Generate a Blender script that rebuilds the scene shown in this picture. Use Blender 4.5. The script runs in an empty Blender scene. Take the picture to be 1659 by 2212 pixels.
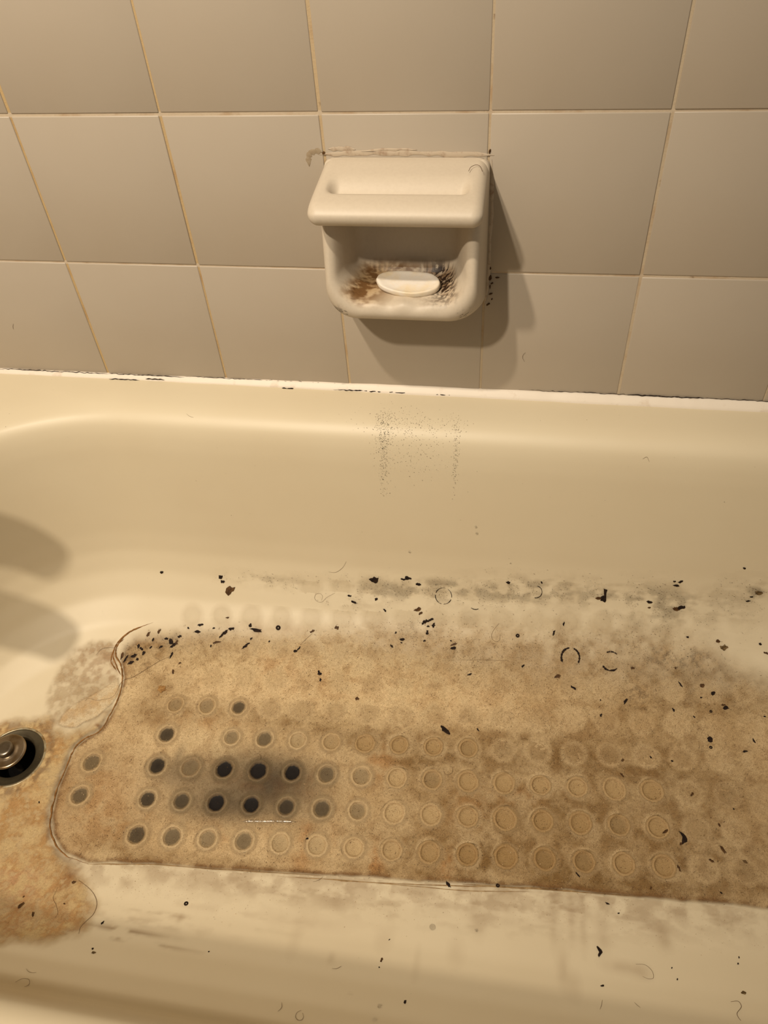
import bpy, bmesh, math, random
import numpy as np
from mathutils import Matrix, Vector

random.seed(7)
scene = bpy.context.scene
COL = scene.collection

# ---------------------------------------------------------------- camera
cam = bpy.data.cameras.new('camera'); cam_ob = bpy.data.objects.new('camera', cam); COL.objects.link(cam_ob)
cam.sensor_fit = 'VERTICAL'; cam.sensor_height = 36.0; cam.lens = 1682.9/2212*36
cam.clip_start = .02
RX, UP, FW = (0.985908,0.156123,-0.060084), (-0.070871,0.715154,0.695365), (-0.151531,0.681308,-0.716141)
cam_ob.matrix_world = Matrix(((RX[0],UP[0],-FW[0],.4933),(RX[1],UP[1],-FW[1],-.7242),(RX[2],UP[2],-FW[2],.2487),(0,0,0,1)))
scene.camera = cam_ob

# ---------------------------------------------------------------- light and exposure
def spot_lamp(name, loc, aim, watts, radius, cone, colour):
    l = bpy.data.lights.new(name, 'SPOT'); l.energy = watts; l.shadow_soft_size = radius; l.color = colour
    l.spot_size = math.radians(cone); l.spot_blend = 1.0  # soft cone added to the lamp so its light dims towards the right
    o = bpy.data.objects.new(name, l); o.location = loc; COL.objects.link(o)
    o.rotation_euler = (Vector(aim)-Vector(loc)).to_track_quat('-Z','Y').to_euler()
    return o
WARM = (1.0, .855, .67)
spot_lamp('ceiling_lamp', (-.20, -1.08, 1.75), (.02,-.20,-.30), 108, .035, 66, WARM)
spot_lamp('vanity_lamp', (-.13, -1.34, 1.23), (.06,-.10,-.20), 76, .035, 66, WARM)
world = bpy.data.worlds.new('room'); scene.world = world; world.use_nodes = True
world.node_tree.nodes['Background'].inputs[0].default_value = (1.0, .87, .70, 1)
world.node_tree.nodes['Background'].inputs[1].default_value = .165
vs = scene.view_settings
scene.display_settings.display_device = 'sRGB'
vs.view_transform = 'Standard'; vs.look = 'None'; vs.gamma = 1; vs.use_curve_mapping = False
vs.exposure = 0.29

# ---------------------------------------------------------------- small helpers
def lin(r, g, b):
    f = lambda c: ((c/255+.055)/1.055)**2.4 if c/255 > .04045 else c/255/12.92
    k = .76      # overall reflectance of the room's surfaces
    return (k*f(r), k*f(g), k*f(b), 1)
def link(name, mesh, mat=None, parent=None, kind=None):
    o = bpy.data.objects.new(name, mesh); COL.objects.link(o)
    if mat and not mesh.materials: mesh.materials.append(mat)
    if parent: o.parent = parent
    if kind: o['kind'] = kind
    return o
def tag(o, label, cat, group=None):
    o['label'] = label; o['category'] = cat
    if group: o['group'] = group
    return o
def empty(name, loc=(0,0,0)):
    o = bpy.data.objects.new(name, None); o.location = loc; COL.objects.link(o); o.empty_display_size = .02
    return o
def mesh_from(name, verts, faces, smooth=True):
    m = bpy.data.meshes.new(name); m.from_pydata([tuple(map(float,v)) for v in verts], [], [tuple(map(int,f)) for f in faces]); m.update()
    if smooth: m.polygons.foreach_set('use_smooth', [True]*len(m.polygons))
    return m
def mesh_quads(name, verts, quads):
    """fast path for large meshes of quads"""
    m = bpy.data.meshes.new(name); nv, nf = len(verts), len(quads)
    m.vertices.add(nv); m.vertices.foreach_set('co', np.asarray(verts,np.float32).ravel())
    m.loops.add(nf*4); m.loops.foreach_set('vertex_index', np.asarray(quads,np.int32).ravel())
    m.polygons.add(nf); m.polygons.foreach_set('loop_start', np.arange(0,nf*4,4,dtype=np.int32))
    m.update(calc_edges=True); m.polygons.foreach_set('use_smooth', np.ones(nf,bool)); m.validate()
    return m
def set_color(m, name, rgb):
    a = m.attributes.new(name, 'FLOAT_COLOR', 'POINT'); a.data.foreach_set('color', np.c_[rgb, np.ones(len(rgb))].astype(np.float32).ravel())
def set_float(m, name, v):
    a = m.attributes.new(name, 'FLOAT', 'POINT'); a.data.foreach_set('value', np.asarray(v,np.float32))
def loft(rings, close_start=False, close_end=False, cyclic=True):
    """verts and faces of a skin over rings that all have the same number of points"""
    n = len(rings[0]); V = [p for r in rings for p in r]; F = []
    for i in range(len(rings)-1):
        for j in range(n if cyclic else n-1):
            k = (j+1) % n
            F.append((i*n+j, i*n+k, (i+1)*n+k, (i+1)*n+j))
    if close_start: F.append(tuple(range(n-1,-1,-1)))
    if close_end: F.append(tuple((len(rings)-1)*n+j for j in range(n)))
    return V, F
def tube(path, radii, seg=6):
    P = np.array(path,float); T = np.gradient(P,axis=0); T /= np.linalg.norm(T,axis=1,keepdims=True)+1e-12
    rings = []
    for p,t,r in zip(P,T,radii):
        a = np.cross(t,(.13,.21,.97)); a /= np.linalg.norm(a)+1e-12; b = np.cross(t,a)
        rings.append([tuple(p+r*(math.cos(q)*a+math.sin(q)*b)) for q in np.linspace(0,2*math.pi,seg,endpoint=False)])
    return loft(rings,True,True)
def catmull(P, n):
    P = np.array(P,float); Q = np.r_[[2*P[0]-P[1]],P,[2*P[-1]-P[-2]]]; out = []
    for i in range(1,len(Q)-2):
        for t in np.linspace(0,1,n,endpoint=False):
            a,b,c,d = Q[i-1],Q[i],Q[i+1],Q[i+2]
            out.append(.5*((2*b)+(c-a)*t+(2*a-5*b+4*c-d)*t*t+(3*b-a-3*c+d)*t**3))
    return np.array(out+[P[-1]])
def sstep(a, b, x):
    t = np.clip((np.asarray(x)-a)/(b-a),0,1); return t*t*(3-2*t)
_rng = np.random.default_rng(11); _L = _rng.random((256,256)).astype(np.float32)
def vnoise(x, y, f, seed=0):
    x = np.asarray(x)*f+seed*17.3+500; y = np.asarray(y)*f+seed*31.7+500
    i = np.floor(x).astype(int); j = np.floor(y).astype(int); u = x-i; v = y-j; u = u*u*(3-2*u); v = v*v*(3-2*v)
    g = lambda a,b: _L[a & 255, b & 255]
    return (g(i,j)*(1-u)+g(i+1,j)*u)*(1-v)+(g(i,j+1)*(1-u)+g(i+1,j+1)*u)*v
def fbm(x, y, f, seed=0, octaves=4):
    s = 0; a = .5; t = 0
    for k in range(octaves): s = s+a*vnoise(x,y,f*2**k,seed+k*3); t += a; a *= .55
    return s/t
# ---------------------------------------------------------------- materials
def new_mat(name):
    m = bpy.data.materials.new(name); m.use_nodes = True; nt = m.node_tree
    return m, nt, nt.nodes['Principled BSDF']
def N(nt, kind, **kw):
    n = nt.nodes.new(kind)
    for k,v in kw.items():
        if k in n.inputs.keys() if hasattr(n.inputs,'keys') else False: n.inputs[k].default_value = v
        else: setattr(n,k,v)
    return n
def mixrgb(nt, fac, a, b, mode='MIX'):
    n = nt.nodes.new('ShaderNodeMix'); n.data_type = 'RGBA'; n.blend_type = mode
    for s,v in ((n.inputs[0],fac),(n.inputs[6],a),(n.inputs[7],b)):
        if hasattr(v,'links') or isinstance(v, bpy.types.NodeSocket): nt.links.new(v,s)
        else: s.default_value = v
    return n.outputs[2]
def ramp(nt, src, stops):
    n = nt.nodes.new('ShaderNodeValToRGB'); e = n.color_ramp.elements
    while len(e) < len(stops): e.new(.5)
    for k,(p,c) in enumerate(stops): e[k].position = p; e[k].color = c if len(c)==4 else (*c,1)
    nt.links.new(src, n.inputs[0]); return n.outputs[0]
def noise(nt, scale, detail=4, rough=.55, dist=0, coord=None):
    n = nt.nodes.new('ShaderNodeTexNoise'); n.inputs['Scale'].default_value = scale; n.inputs['Detail'].default_value = detail
    n.inputs['Roughness'].default_value = rough; n.inputs['Distortion'].default_value = dist
    if coord is None: coord = N(nt,'ShaderNodeTexCoord').outputs['Object']
    nt.links.new(coord, n.inputs['Vector']); return n.outputs['Fac']
def bump(nt, bsdf, h, strength, dist):
    n = nt.nodes.new('ShaderNodeBump'); n.inputs['Strength'].default_value = strength; n.inputs['Distance'].default_value = dist
    nt.links.new(h, n.inputs['Height']); nt.links.new(n.outputs[0], bsdf.inputs['Normal'])
def glaze(name, base, tint, rough, scale=9, bumpy=.03):
    m, nt, b = new_mat(name)
    f = noise(nt, scale, 3)
    c = mixrgb(nt, ramp(nt, f, [(.35,(0,0,0)),(.7,(1,1,1))]), base, tint)
    nt.links.new(c, b.inputs['Base Color']); b.inputs['Roughness'].default_value = rough
    if bumpy: bump(nt, b, noise(nt, 380, 2), bumpy, .001)
    return m
MAT_TILE = glaze('tile_glaze', lin(195,183,166), lin(192,179,161), .42, 7)
MAT_TUB = glaze('tub_enamel', lin(232,219,190), lin(229,215,185), .48, 6)
MAT_DISH = None
def grout_mat():
    m, nt, b = new_mat('stained_grout')
    geo = N(nt,'ShaderNodeTexCoord').outputs['Object']
    sep = nt.nodes.new('ShaderNodeSeparateXYZ'); nt.links.new(geo, sep.inputs[0])
    side = N(nt,'ShaderNodeMapRange'); side.inputs['From Min'].default_value = .10; side.inputs['From Max'].default_value = .5
    nt.links.new(sep.outputs[0], side.inputs['Value'])
    base = mixrgb(nt, side.outputs[0], lin(204,175,126), lin(206,188,160))
    q = N(nt,'ShaderNodeMath', operation='MULTIPLY'); nt.links.new(sep.outputs[2], q.inputs[0]); q.inputs[1].default_value = 1/.1524
    q2 = N(nt,'ShaderNodeMath', operation='PINGPONG'); nt.links.new(q.outputs[0], q2.inputs[0]); q2.inputs[1].default_value = .5
    hor = ramp(nt, q2.outputs[0], [(.0,(1,1,1)),(.012,(1,1,1)),(.016,(0,0,0))])
    base = mixrgb(nt, hor, base, lin(214,196,170))
    c = mixrgb(nt, ramp(nt, noise(nt, 26, 4), [(.50,(0,0,0)),(.75,(.8,.8,.8))]), base, lin(176,136,90))
    c = mixrgb(nt, ramp(nt, noise(nt, 60, 5, .6), [(.64,(0,0,0)),(.76,(1,1,1))]), c, lin(120,90,62))
    nt.links.new(c, b.inputs['Base Color']); b.inputs['Roughness'].default_value = .85
    bump(nt, b, noise(nt, 500, 3), .3, .001)
    return m
MAT_GROUT = grout_mat()
def caulk_mat():
    m, nt, b = new_mat('white_caulk')
    c = mixrgb(nt, ramp(nt, noise(nt, 40, 5, .65), [(.56,(0,0,0)),(.8,(1,1,1))]), lin(245,234,218), lin(214,192,166))
    nt.links.new(c, b.inputs['Base Color']); b.inputs['Roughness'].default_value = .5
    return m
MAT_CAULK = caulk_mat()
def flat_mat(name, c, rough=.7, metallic=0, c2=None, scale=300):
    m, nt, b = new_mat(name)
    if c2 is not None:
        nt.links.new(mixrgb(nt, ramp(nt, noise(nt,scale,4), [(.4,(0,0,0)),(.65,(1,1,1))]), c, c2), b.inputs['Base Color'])
    else: b.inputs['Base Color'].default_value = c
    b.inputs['Roughness'].default_value = rough; b.inputs['Metallic'].default_value = metallic
    if rough > .55: b.inputs['Specular IOR Level'].default_value = .2
    return m
MAT_BLACK = flat_mat('black_mould', lin(26,16,12), .8, 0, lin(46,30,20))
MAT_BROWN = flat_mat('brown_mould', lin(70,46,24), .6, 0, lin(104,74,40))
MAT_OLIVE = flat_mat('olive_mould', lin(84,66,40), .7, 0, lin(132,108,72))
MAT_TAN = flat_mat('tan_scum', lin(176,136,84), .7, 0, lin(140,102,58))
MAT_HAIR = flat_mat('hair', lin(96,68,42), .6)
MAT_RIDGE = flat_mat('brown_ridge', lin(150,122,84), .8, 0, lin(188,160,118), 160)
MAT_RIDGE_DARK = flat_mat('dark_ridge', lin(124,86,42), .7, 0, lin(168,122,70), 160)
MAT_STEEL = flat_mat('dull_steel', lin(150,142,130), .32, 1, lin(120,108,92), 60)
MAT_DARKMETAL = flat_mat('tarnished_metal', lin(92,84,66), .5, .75, lin(78,70,54), 50)
MAT_HOLE = flat_mat('drain_dark', lin(12,10,9), .8)
def film_mat(name, rough=.55, bumpiness=.55, fibre=.85):
    """dried scum: colour and cover are painted per vertex as the stains lie, nodes add fine fibrous grain"""
    m, nt, b = new_mat(name)
    col = N(nt,'ShaderNodeAttribute', attribute_name='stain').outputs['Color']
    cov = N(nt,'ShaderNodeAttribute', attribute_name='cover').outputs['Fac']
    co = N(nt,'ShaderNodeTexCoord').outputs['Object']
    fine = noise(nt, 1250, 5, .70, 1.2, co); mid = noise(nt, 260, 6, .68, 1.0, co); warp = noise(nt, 640, 4, .7, 3.5, co)
    g = ramp(nt, fine, [(.34,(.40,.33,.24)),(.46,(.94,.92,.89)),(.62,(1.24,1.24,1.23))])
    c = mixrgb(nt, fibre, col, g, 'MULTIPLY')
    g2 = ramp(nt, mid, [(.32,(.70,.65,.57)),(.50,(1,1,1)),(.70,(1.10,1.10,1.09))])
    c = mixrgb(nt, min(.9,fibre+.1), c, g2, 'MULTIPLY')
    g3 = ramp(nt, warp, [(.37,(.42,.35,.26)),(.43,(1,1,1))])
    c = mixrgb(nt, fibre, c, g3, 'MULTIPLY')
    nt.links.new(c, b.inputs['Base Color']); nt.links.new(cov, b.inputs['Alpha'])
    b.inputs['Roughness'].default_value = rough
    if bumpiness:
        add = N(nt,'ShaderNodeMath', operation='ADD'); nt.links.new(fine, add.inputs[0]); nt.links.new(warp, add.inputs[1])
        bump(nt, b, add.outputs[0], bumpiness, .0016)
    return m
MAT_FILM = film_mat('scum_film'); MAT_RUST = film_mat('rust_film', .5, .4, .6); MAT_NEAR = film_mat('dry_soap_film', .45, .08, .12)
# ---------------------------------------------------------------- tub surface (world metres; back wall is y = 0)
PROFILE = [(0.000,-.3045),(.030,-.3060),(.046,-.3080),(.058,-.3122),(.067,-.3205),(.0725,-.334),(.077,-.352),(.0835,-.39),
           (.0915,-.44),(.0985,-.48),(.1055,-.508),(.118,-.535),(.139,-.562),(.169,-.585),(.207,-.5995),(.247,-.6065),(.275,-.608)]
def smooth_profile(n=260):
    P = np.array(PROFILE); d = np.r_[0, np.cumsum(np.hypot(*np.diff(P, axis=0).T))]
    t = np.linspace(0, d[-1], 4000)
    q = np.c_[np.interp(t, d, P[:,0]), np.interp(t, d, P[:,1])]
    k = np.hanning(181); k /= k.sum()
    pad = np.r_[np.repeat(q[:1],90,0)+ (np.arange(-90,0)[:,None])*(q[1]-q[0]), q, np.repeat(q[-1:],90,0)+(np.arange(1,91)[:,None])*(q[-1]-q[-2])]
    q = np.c_[np.convolve(pad[:,0],k,'valid'), np.convolve(pad[:,1],k,'valid')]
    i = np.linspace(0, len(q)-1, n).astype(int)
    q = q[i]; q[:,0] = np.maximum.accumulate(q[:,0] + np.arange(n)*1e-7)
    return q
PROF = smooth_profile()
WIDTH = .712
def level(ins):
    """rounded rectangle of the basin at one inset: x left, x right, y near, y back, corner radius"""
    a = np.asarray(ins)
    over = np.maximum(a-.06, 0)
    xl = -.262 + np.minimum(a,.06) + .33*over
    return xl, 1.30-a*1.6, -(WIDTH-a), -a, np.interp(a,[0,.045,.06,.3],[.006,.2,.235,.15])
LV = level(PROF[:,0])
def tub_z(x, y):
    """height of the tub's inside surface above the points (x, y)"""
    x = np.atleast_1d(np.asarray(x,float)).ravel(); y = np.atleast_1d(np.asarray(y,float)).ravel()
    out = np.empty(len(x))
    for s in range(0, len(x), 20000):
        X = x[s:s+20000,None]; Y = y[s:s+20000,None]
        xl,xr,yn,yb,r = LV
        qx = np.abs(X-(xl+xr)/2)-(xr-xl)/2+r; qy = np.abs(Y-(yn+yb)/2)-(yb-yn)/2+r
        sd = np.hypot(np.maximum(qx,0),np.maximum(qy,0))+np.minimum(np.maximum(qx,qy),0)-r
        inside = (sd <= 0)
        k = np.maximum(inside.sum(1)-1, 0); k2 = np.minimum(k+1, len(xl)-1)
        n = np.arange(len(k)); a = sd[n,k]; b = sd[n,k2]
        f = np.where(k2>k, np.clip(-a/np.maximum(b-a,1e-9),0,1), 0)
        out[s:s+20000] = PROF[k,1]*(1-f)+PROF[k2,1]*f
    return out
def tub_normal(x, y, e=.0015):
    zx = (tub_z(np.asarray(x)+e,y)-tub_z(np.asarray(x)-e,y))/(2*e); zy = (tub_z(x,np.asarray(y)+e)-tub_z(x,np.asarray(y)-e))/(2*e)
    n = np.stack([-zx,-zy,np.ones_like(zx)],1)
    return n/np.linalg.norm(n,axis=1,keepdims=True)
# arc coordinate s across the back half: s = y on the flat floor, running on up the back slope
_pa = PROF[::-1]; _arc = np.r_[0,np.cumsum(np.hypot(*np.diff(_pa,axis=0).T))]-_pa[0,0]
def arc_to_y(s):
    s = np.asarray(s,float)
    return np.where(s < _arc[0], s, -np.interp(s,_arc,_pa[:,0]))
def y_to_arc(y):
    y = np.asarray(y,float)
    return np.where(y < -_pa[0,0], y, np.interp(y,-_pa[:,0],_arc))
CRUST_LEFT = [(0.0401, -0.1636), (0.0136, -0.1769), (0.0008, -0.195), (-0.0001, -0.2102), (0.0139, -0.2281), (0.0218, -0.2452), (0.0256, -0.2711), (0.0242, -0.2962), (0.0202, -0.3172), (0.0067, -0.3283), (-0.0003, -0.3397), (-0.0015, -0.3568), (0.0006, -0.3916), (0.0069, -0.4229), (0.0191, -0.4465), (0.0425, -0.4642), (0.0746, -0.4711)]
CRUST_BOTTOM = [(0.1459, -0.4625), (0.2333, -0.4572), (0.3822, -0.4441), (0.5265, -0.4325), (0.6658, -0.4246), (0.7815, -0.4195), (0.8631, -0.4173), (1.04, -0.402)]
CRUST_TOP = [(1.04, -0.19), (0.912, -0.1709), (0.8169, -0.1443), (0.7801, -0.1287), (0.7294, -0.0992), (0.6206, -0.096), (0.4513, -0.1083), (0.3332, -0.1229), (0.2234, -0.1377), (0.1359, -0.1493)]
RUST = [(-0.1458, -0.3336), (-0.0908, -0.3135), (-0.0513, -0.3043), (-0.0371, -0.318), (-0.0189, -0.3195), (-0.0074, -0.3175), (0.0053, -0.3044), (0.014, -0.2929), (0.0178, -0.2813), (0.029, -0.2839), (0.0268, -0.3024), (0.0248, -0.3179), (0.0088, -0.333), (0.0005, -0.3481), (0.0032, -0.3821), (0.0068, -0.4142), (0.0194, -0.4448), (0.0438, -0.4666), (0.0705, -0.4759), (0.0848, -0.4892), (0.1068, -0.5111), (0.1124, -0.5402), (0.0832, -0.561), (0.0095, -0.5721)]
PEELED = [(-0.0359, -0.3153), (-0.0384, -0.302), (-0.0289, -0.2844), (-0.0102, -0.2689), (0.0054, -0.2524), (0.0137, -0.2423), (0.0232, -0.2556), (0.024, -0.2687), (0.0209, -0.2796), (0.0157, -0.2881), (0.0106, -0.2979), (0.0042, -0.3032), (-0.0045, -0.3088), (-0.0103, -0.3166), (-0.0197, -0.3177), (-0.0312, -0.3173)]
SCUM = [(-0.0584, -0.3155), (-0.0731, -0.2775), (-0.0734, -0.2459), (-0.0625, -0.2132), (-0.0371, -0.1927), (-0.0032, -0.1873), (0.0052, -0.2019), (0.02, -0.2454), (0.0268, -0.2742), (0.0242, -0.2962), (-0.0047, -0.3234), (-0.0368, -0.3211)]
BLOBS = {'smear': [(0.1964, -0.093, 0.0568, 0.0104, 0.5), (0.3797, -0.0903, 0.0892, 0.0153, 0.7), (0.4263, -0.0768, 0.035, 0.0077, 0.5), (0.5905, -0.0726, 0.1099, 0.0204, 0.55), (0.6897, -0.0817, 0.0586, 0.0298, 0.6), (0.5071, -0.0807, 0.0511, 0.0192, 0.4), (0.3084, -0.1116, 0.0366, 0.0123, 0.4), (0.7938, -0.0481, 0.0125, 0.0122, 0.7), (0.772, -0.0672, 0.0308, 0.0387, 0.25)], 'brown': [(0.5302, -0.2802, 0.1233, 0.026, 0.75), (0.4133, -0.3038, 0.0596, 0.0231, 0.6), (0.502, -0.3452, 0.1182, 0.0371, 0.8), (0.4762, -0.4048, 0.1283, 0.0233, 0.75), (0.6788, -0.2364, 0.1167, 0.0679, 0.42), (0.6462, -0.3647, 0.127, 0.0651, 0.55), (0.7604, -0.1664, 0.069, 0.0385, 0.5), (0.2495, -0.276, 0.1378, 0.0162, 0.55), (0.0964, -0.2853, 0.0472, 0.0198, 0.6), (0.3388, -0.2895, 0.0501, 0.0181, 0.5), (0.5971, -0.4145, 0.1044, 0.0186, 0.7), (0.742, -0.39, 0.0747, 0.0428, 0.5), (0.03, -0.2023, 0.0319, 0.0289, 0.6), (0.0925, -0.1929, 0.0758, 0.0218, 0.4), (0.076, -0.2455, 0.0306, 0.0163, 0.4), (0.0249, -0.3884, 0.0335, 0.0531, 0.35), (0.0958, -0.4334, 0.0371, 0.0377, 0.45), (0.2412, -0.4492, 0.1663, 0.008, 0.4), (0.4787, -0.4331, 0.159, 0.0065, 0.7), (0.4557, -0.1689, 0.0927, 0.0174, 0.25), (0.6186, -0.1416, 0.0887, 0.0338, 0.3), (0.7148, -0.2986, 0.0809, 0.0441, 0.4), (0.1691, -0.3409, 0.067, 0.0237, 0.15), (0.0495, -0.3503, 0.0342, 0.0246, 0.2), (0.1439, -0.4577, 0.0716, 0.0103, 0.4)], 'orange': [(0.2121, -0.1496, 0.0437, 0.0108, 0.7), (0.1302, -0.1553, 0.0894, 0.0085, 0.55), (0.2149, -0.2051, 0.0243, 0.0184, 0.5), (0.2848, -0.2193, 0.0532, 0.0154, 0.3), (0.306, -0.4303, 0.0111, 0.0197, 0.6), (0.3305, -0.4246, 0.0091, 0.0295, 0.5), (0.3017, -0.4007, 0.0072, 0.0144, 0.6), (0.3843, -0.427, 0.0109, 0.0216, 0.7), (0.4605, -0.4214, 0.0068, 0.0166, 0.8), (0.2359, -0.3553, 0.0381, 0.0124, 0.75), (0.2903, -0.3511, 0.0269, 0.0145, 0.5), (0.3711, -0.315, 0.0195, 0.023, 0.55), (0.026, -0.187, 0.0384, 0.0127, 0.4), (0.0917, -0.4234, 0.0321, 0.0271, 0.3), (0.0407, -0.3976, 0.0331, 0.0462, 0.35), (0.2104, -0.418, 0.0209, 0.0208, 0.25), (0.5271, -0.3339, 0.0258, 0.0107, 0.5), (0.4767, -0.3512, 0.0206, 0.0264, 0.35), (0.1404, -0.2895, 0.0525, 0.0129, 0.3), (-0.0063, -0.2293, 0.0248, 0.0198, 0.4), (0.4484, -0.2164, 0.091, 0.0237, 0.2)], 'grey': [(0.2286, -0.3591, 0.0516, 0.0282, 1.0), (0.2108, -0.3835, 0.0428, 0.0219, 0.5), (0.2532, -0.3359, 0.0659, 0.0254, 0.4), (0.2789, -0.3497, 0.0324, 0.0202, 0.3), (0.138, -0.3594, 0.0344, 0.0152, 0.5), (0.1872, -0.3616, 0.0712, 0.0342, 0.3), (0.2853, -0.3764, 0.0476, 0.0269, 0.3), (0.1699, -0.3943, 0.0483, 0.0197, 0.3), (0.1311, -0.3399, 0.0056, 0.0181, 0.4)], 'mould': [(0.0255, -0.2091, 0.0253, 0.0183, 0.7), (0.0714, -0.1857, 0.0255, 0.0151, 0.5), (0.7008, -0.1448, 0.0486, 0.0122, 0.5), (0.6693, -0.1926, 0.0217, 0.0222, 0.5), (0.3938, -0.1311, 0.0237, 0.0177, 0.5), (0.4619, -0.1741, 0.0231, 0.0174, 0.3), (0.1377, -0.1637, 0.0571, 0.0085, 0.3), (0.7276, -0.1422, 0.0322, 0.011, 0.4)], 'pale': [(0.3719, -0.2068, 0.1108, 0.0416, 0.7), (0.2764, -0.1687, 0.0852, 0.0239, 0.6), (0.1725, -0.2096, 0.0796, 0.0251, 0.5), (0.0297, -0.2575, 0.0153, 0.0402, 0.5), (0.2282, -0.3275, 0.0667, 0.0118, 0.3), (0.3215, -0.258, 0.0686, 0.0245, 0.3), (0.5552, -0.1158, 0.0395, 0.0207, 0.6), (0.1427, -0.3142, 0.0515, 0.0187, 0.5), (0.0909, -0.46, 0.031, 0.0106, 0.4)], 'drip': [(0.498, -0.4671, 0.0074, 0.0153, 0.5), (0.5279, -0.465, 0.0185, 0.0054, 0.25), (0.4902, -0.4569, 0.0056, 0.0135, 0.35), (0.6727, -0.4509, 0.0117, 0.0097, 0.5), (0.6783, -0.4607, 0.0063, 0.0087, 0.5), (0.6188, -0.4586, 0.0073, 0.022, 0.4), (0.6009, -0.4546, 0.0037, 0.0266, 0.35), (0.5896, -0.454, 0.0037, 0.0222, 0.3), (0.5714, -0.4566, 0.0046, 0.0267, 0.3), (0.5798, -0.5009, 0.0053, 0.017, 0.45), (0.5899, -0.5163, 0.0078, 0.0128, 0.3), (0.6363, -0.4925, 0.0176, 0.0059, 0.4), (0.6533, -0.4941, 0.0087, 0.0067, 0.4), (0.4065, -0.501, 0.0092, 0.0133, 0.2), (0.2959, -0.497, 0.0142, 0.0065, 0.25), (0.3536, -0.4743, 0.0096, 0.0076, 0.35), (0.339, -0.4952, 0.0282, 0.0073, 0.25), (0.4779, -0.5035, 0.009, 0.0131, 0.25), (0.4413, -0.5182, 0.0036, 0.0176, 0.2), (0.3189, -0.5098, 0.0065, 0.0233, 0.2), (0.1259, -0.4832, 0.007, 0.0052, 0.4), (0.1967, -0.5121, 0.0028, 0.0051, 0.5), (0.3587, -0.5268, 0.0036, 0.0054, 0.3), (0.3853, -0.5603, 0.0034, 0.0035, 0.35)], 'nearfilm': [(0.1477, -0.5321, 0.0418, 0.0025, 1.4), (0.1675, -0.5415, 0.0544, 0.002, 1.2), (0.2116, -0.5097, 0.0756, 0.0025, 0.7), (0.1569, -0.5209, 0.0799, 0.0062, 0.5), (0.2467, -0.4972, 0.0957, 0.0038, 0.3), (0.3373, -0.4671, 0.203, 0.0162, 0.5), (0.5736, -0.4451, 0.1397, 0.018, 0.5), (0.7318, -0.4338, 0.0631, 0.0089, 0.3)], 'rustdark': [(0.0133, -0.3155, 0.0236, 0.0157, 1.4), (0.0223, -0.2977, 0.0095, 0.0134, 1.2), (-0.0036, -0.3327, 0.0117, 0.009, 0.8), (-0.0122, -0.4428, 0.0374, 0.0284, 0.5), (-0.0473, -0.4147, 0.0331, 0.0177, 0.3), (0.0268, -0.5263, 0.0119, 0.0078, 0.7), (0.0219, -0.5478, 0.0265, 0.0124, 0.5), (-0.0325, -0.3301, 0.0295, 0.0131, 0.5), (0.0654, -0.5047, 0.0123, 0.0271, 0.5), (0.0325, -0.484, 0.0305, 0.022, 0.3), (-0.078, -0.3141, 0.0356, 0.006, 0.8), (0.0602, -0.4852, 0.0101, 0.0216, 0.6)], 'rustred': [(0.0219, -0.5114, 0.029, 0.0255, 0.8), (-0.0046, -0.4948, 0.0248, 0.0222, 0.6), (0.0812, -0.5304, 0.0283, 0.0214, 0.5), (0.0372, -0.5478, 0.0225, 0.0123, 0.5)]}
DARK = {(0, 0): 0.8, (1, 0): 0.68, (2, 0): 0.5, (3, 0): 0.62, (4, 0): 0.2, (5, 0): 0.15, (0, 1): 0.85, (1, 1): 0.75, (2, 1): 1.4, (3, 1): 1.3, (4, 1): 0.8, (5, 1): 0.72, (6, 1): 0.45, (-2, 1): 0.7, (0, 2): 0.9, (1, 2): 0.35, (2, 2): 1.1, (3, 2): 1.25, (4, 2): 1.4, (5, 2): 0.62, (6, 2): 0.38, (-2, 2): 0.65, (0, 3): 0.85, (2, 3): 0.5, (3, 3): 0.68, (4, 3): 0.2, (5, 3): 0.15, (2, 4): 0.78, (1, 4): 0.4, (0, 4): 0.35}
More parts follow.
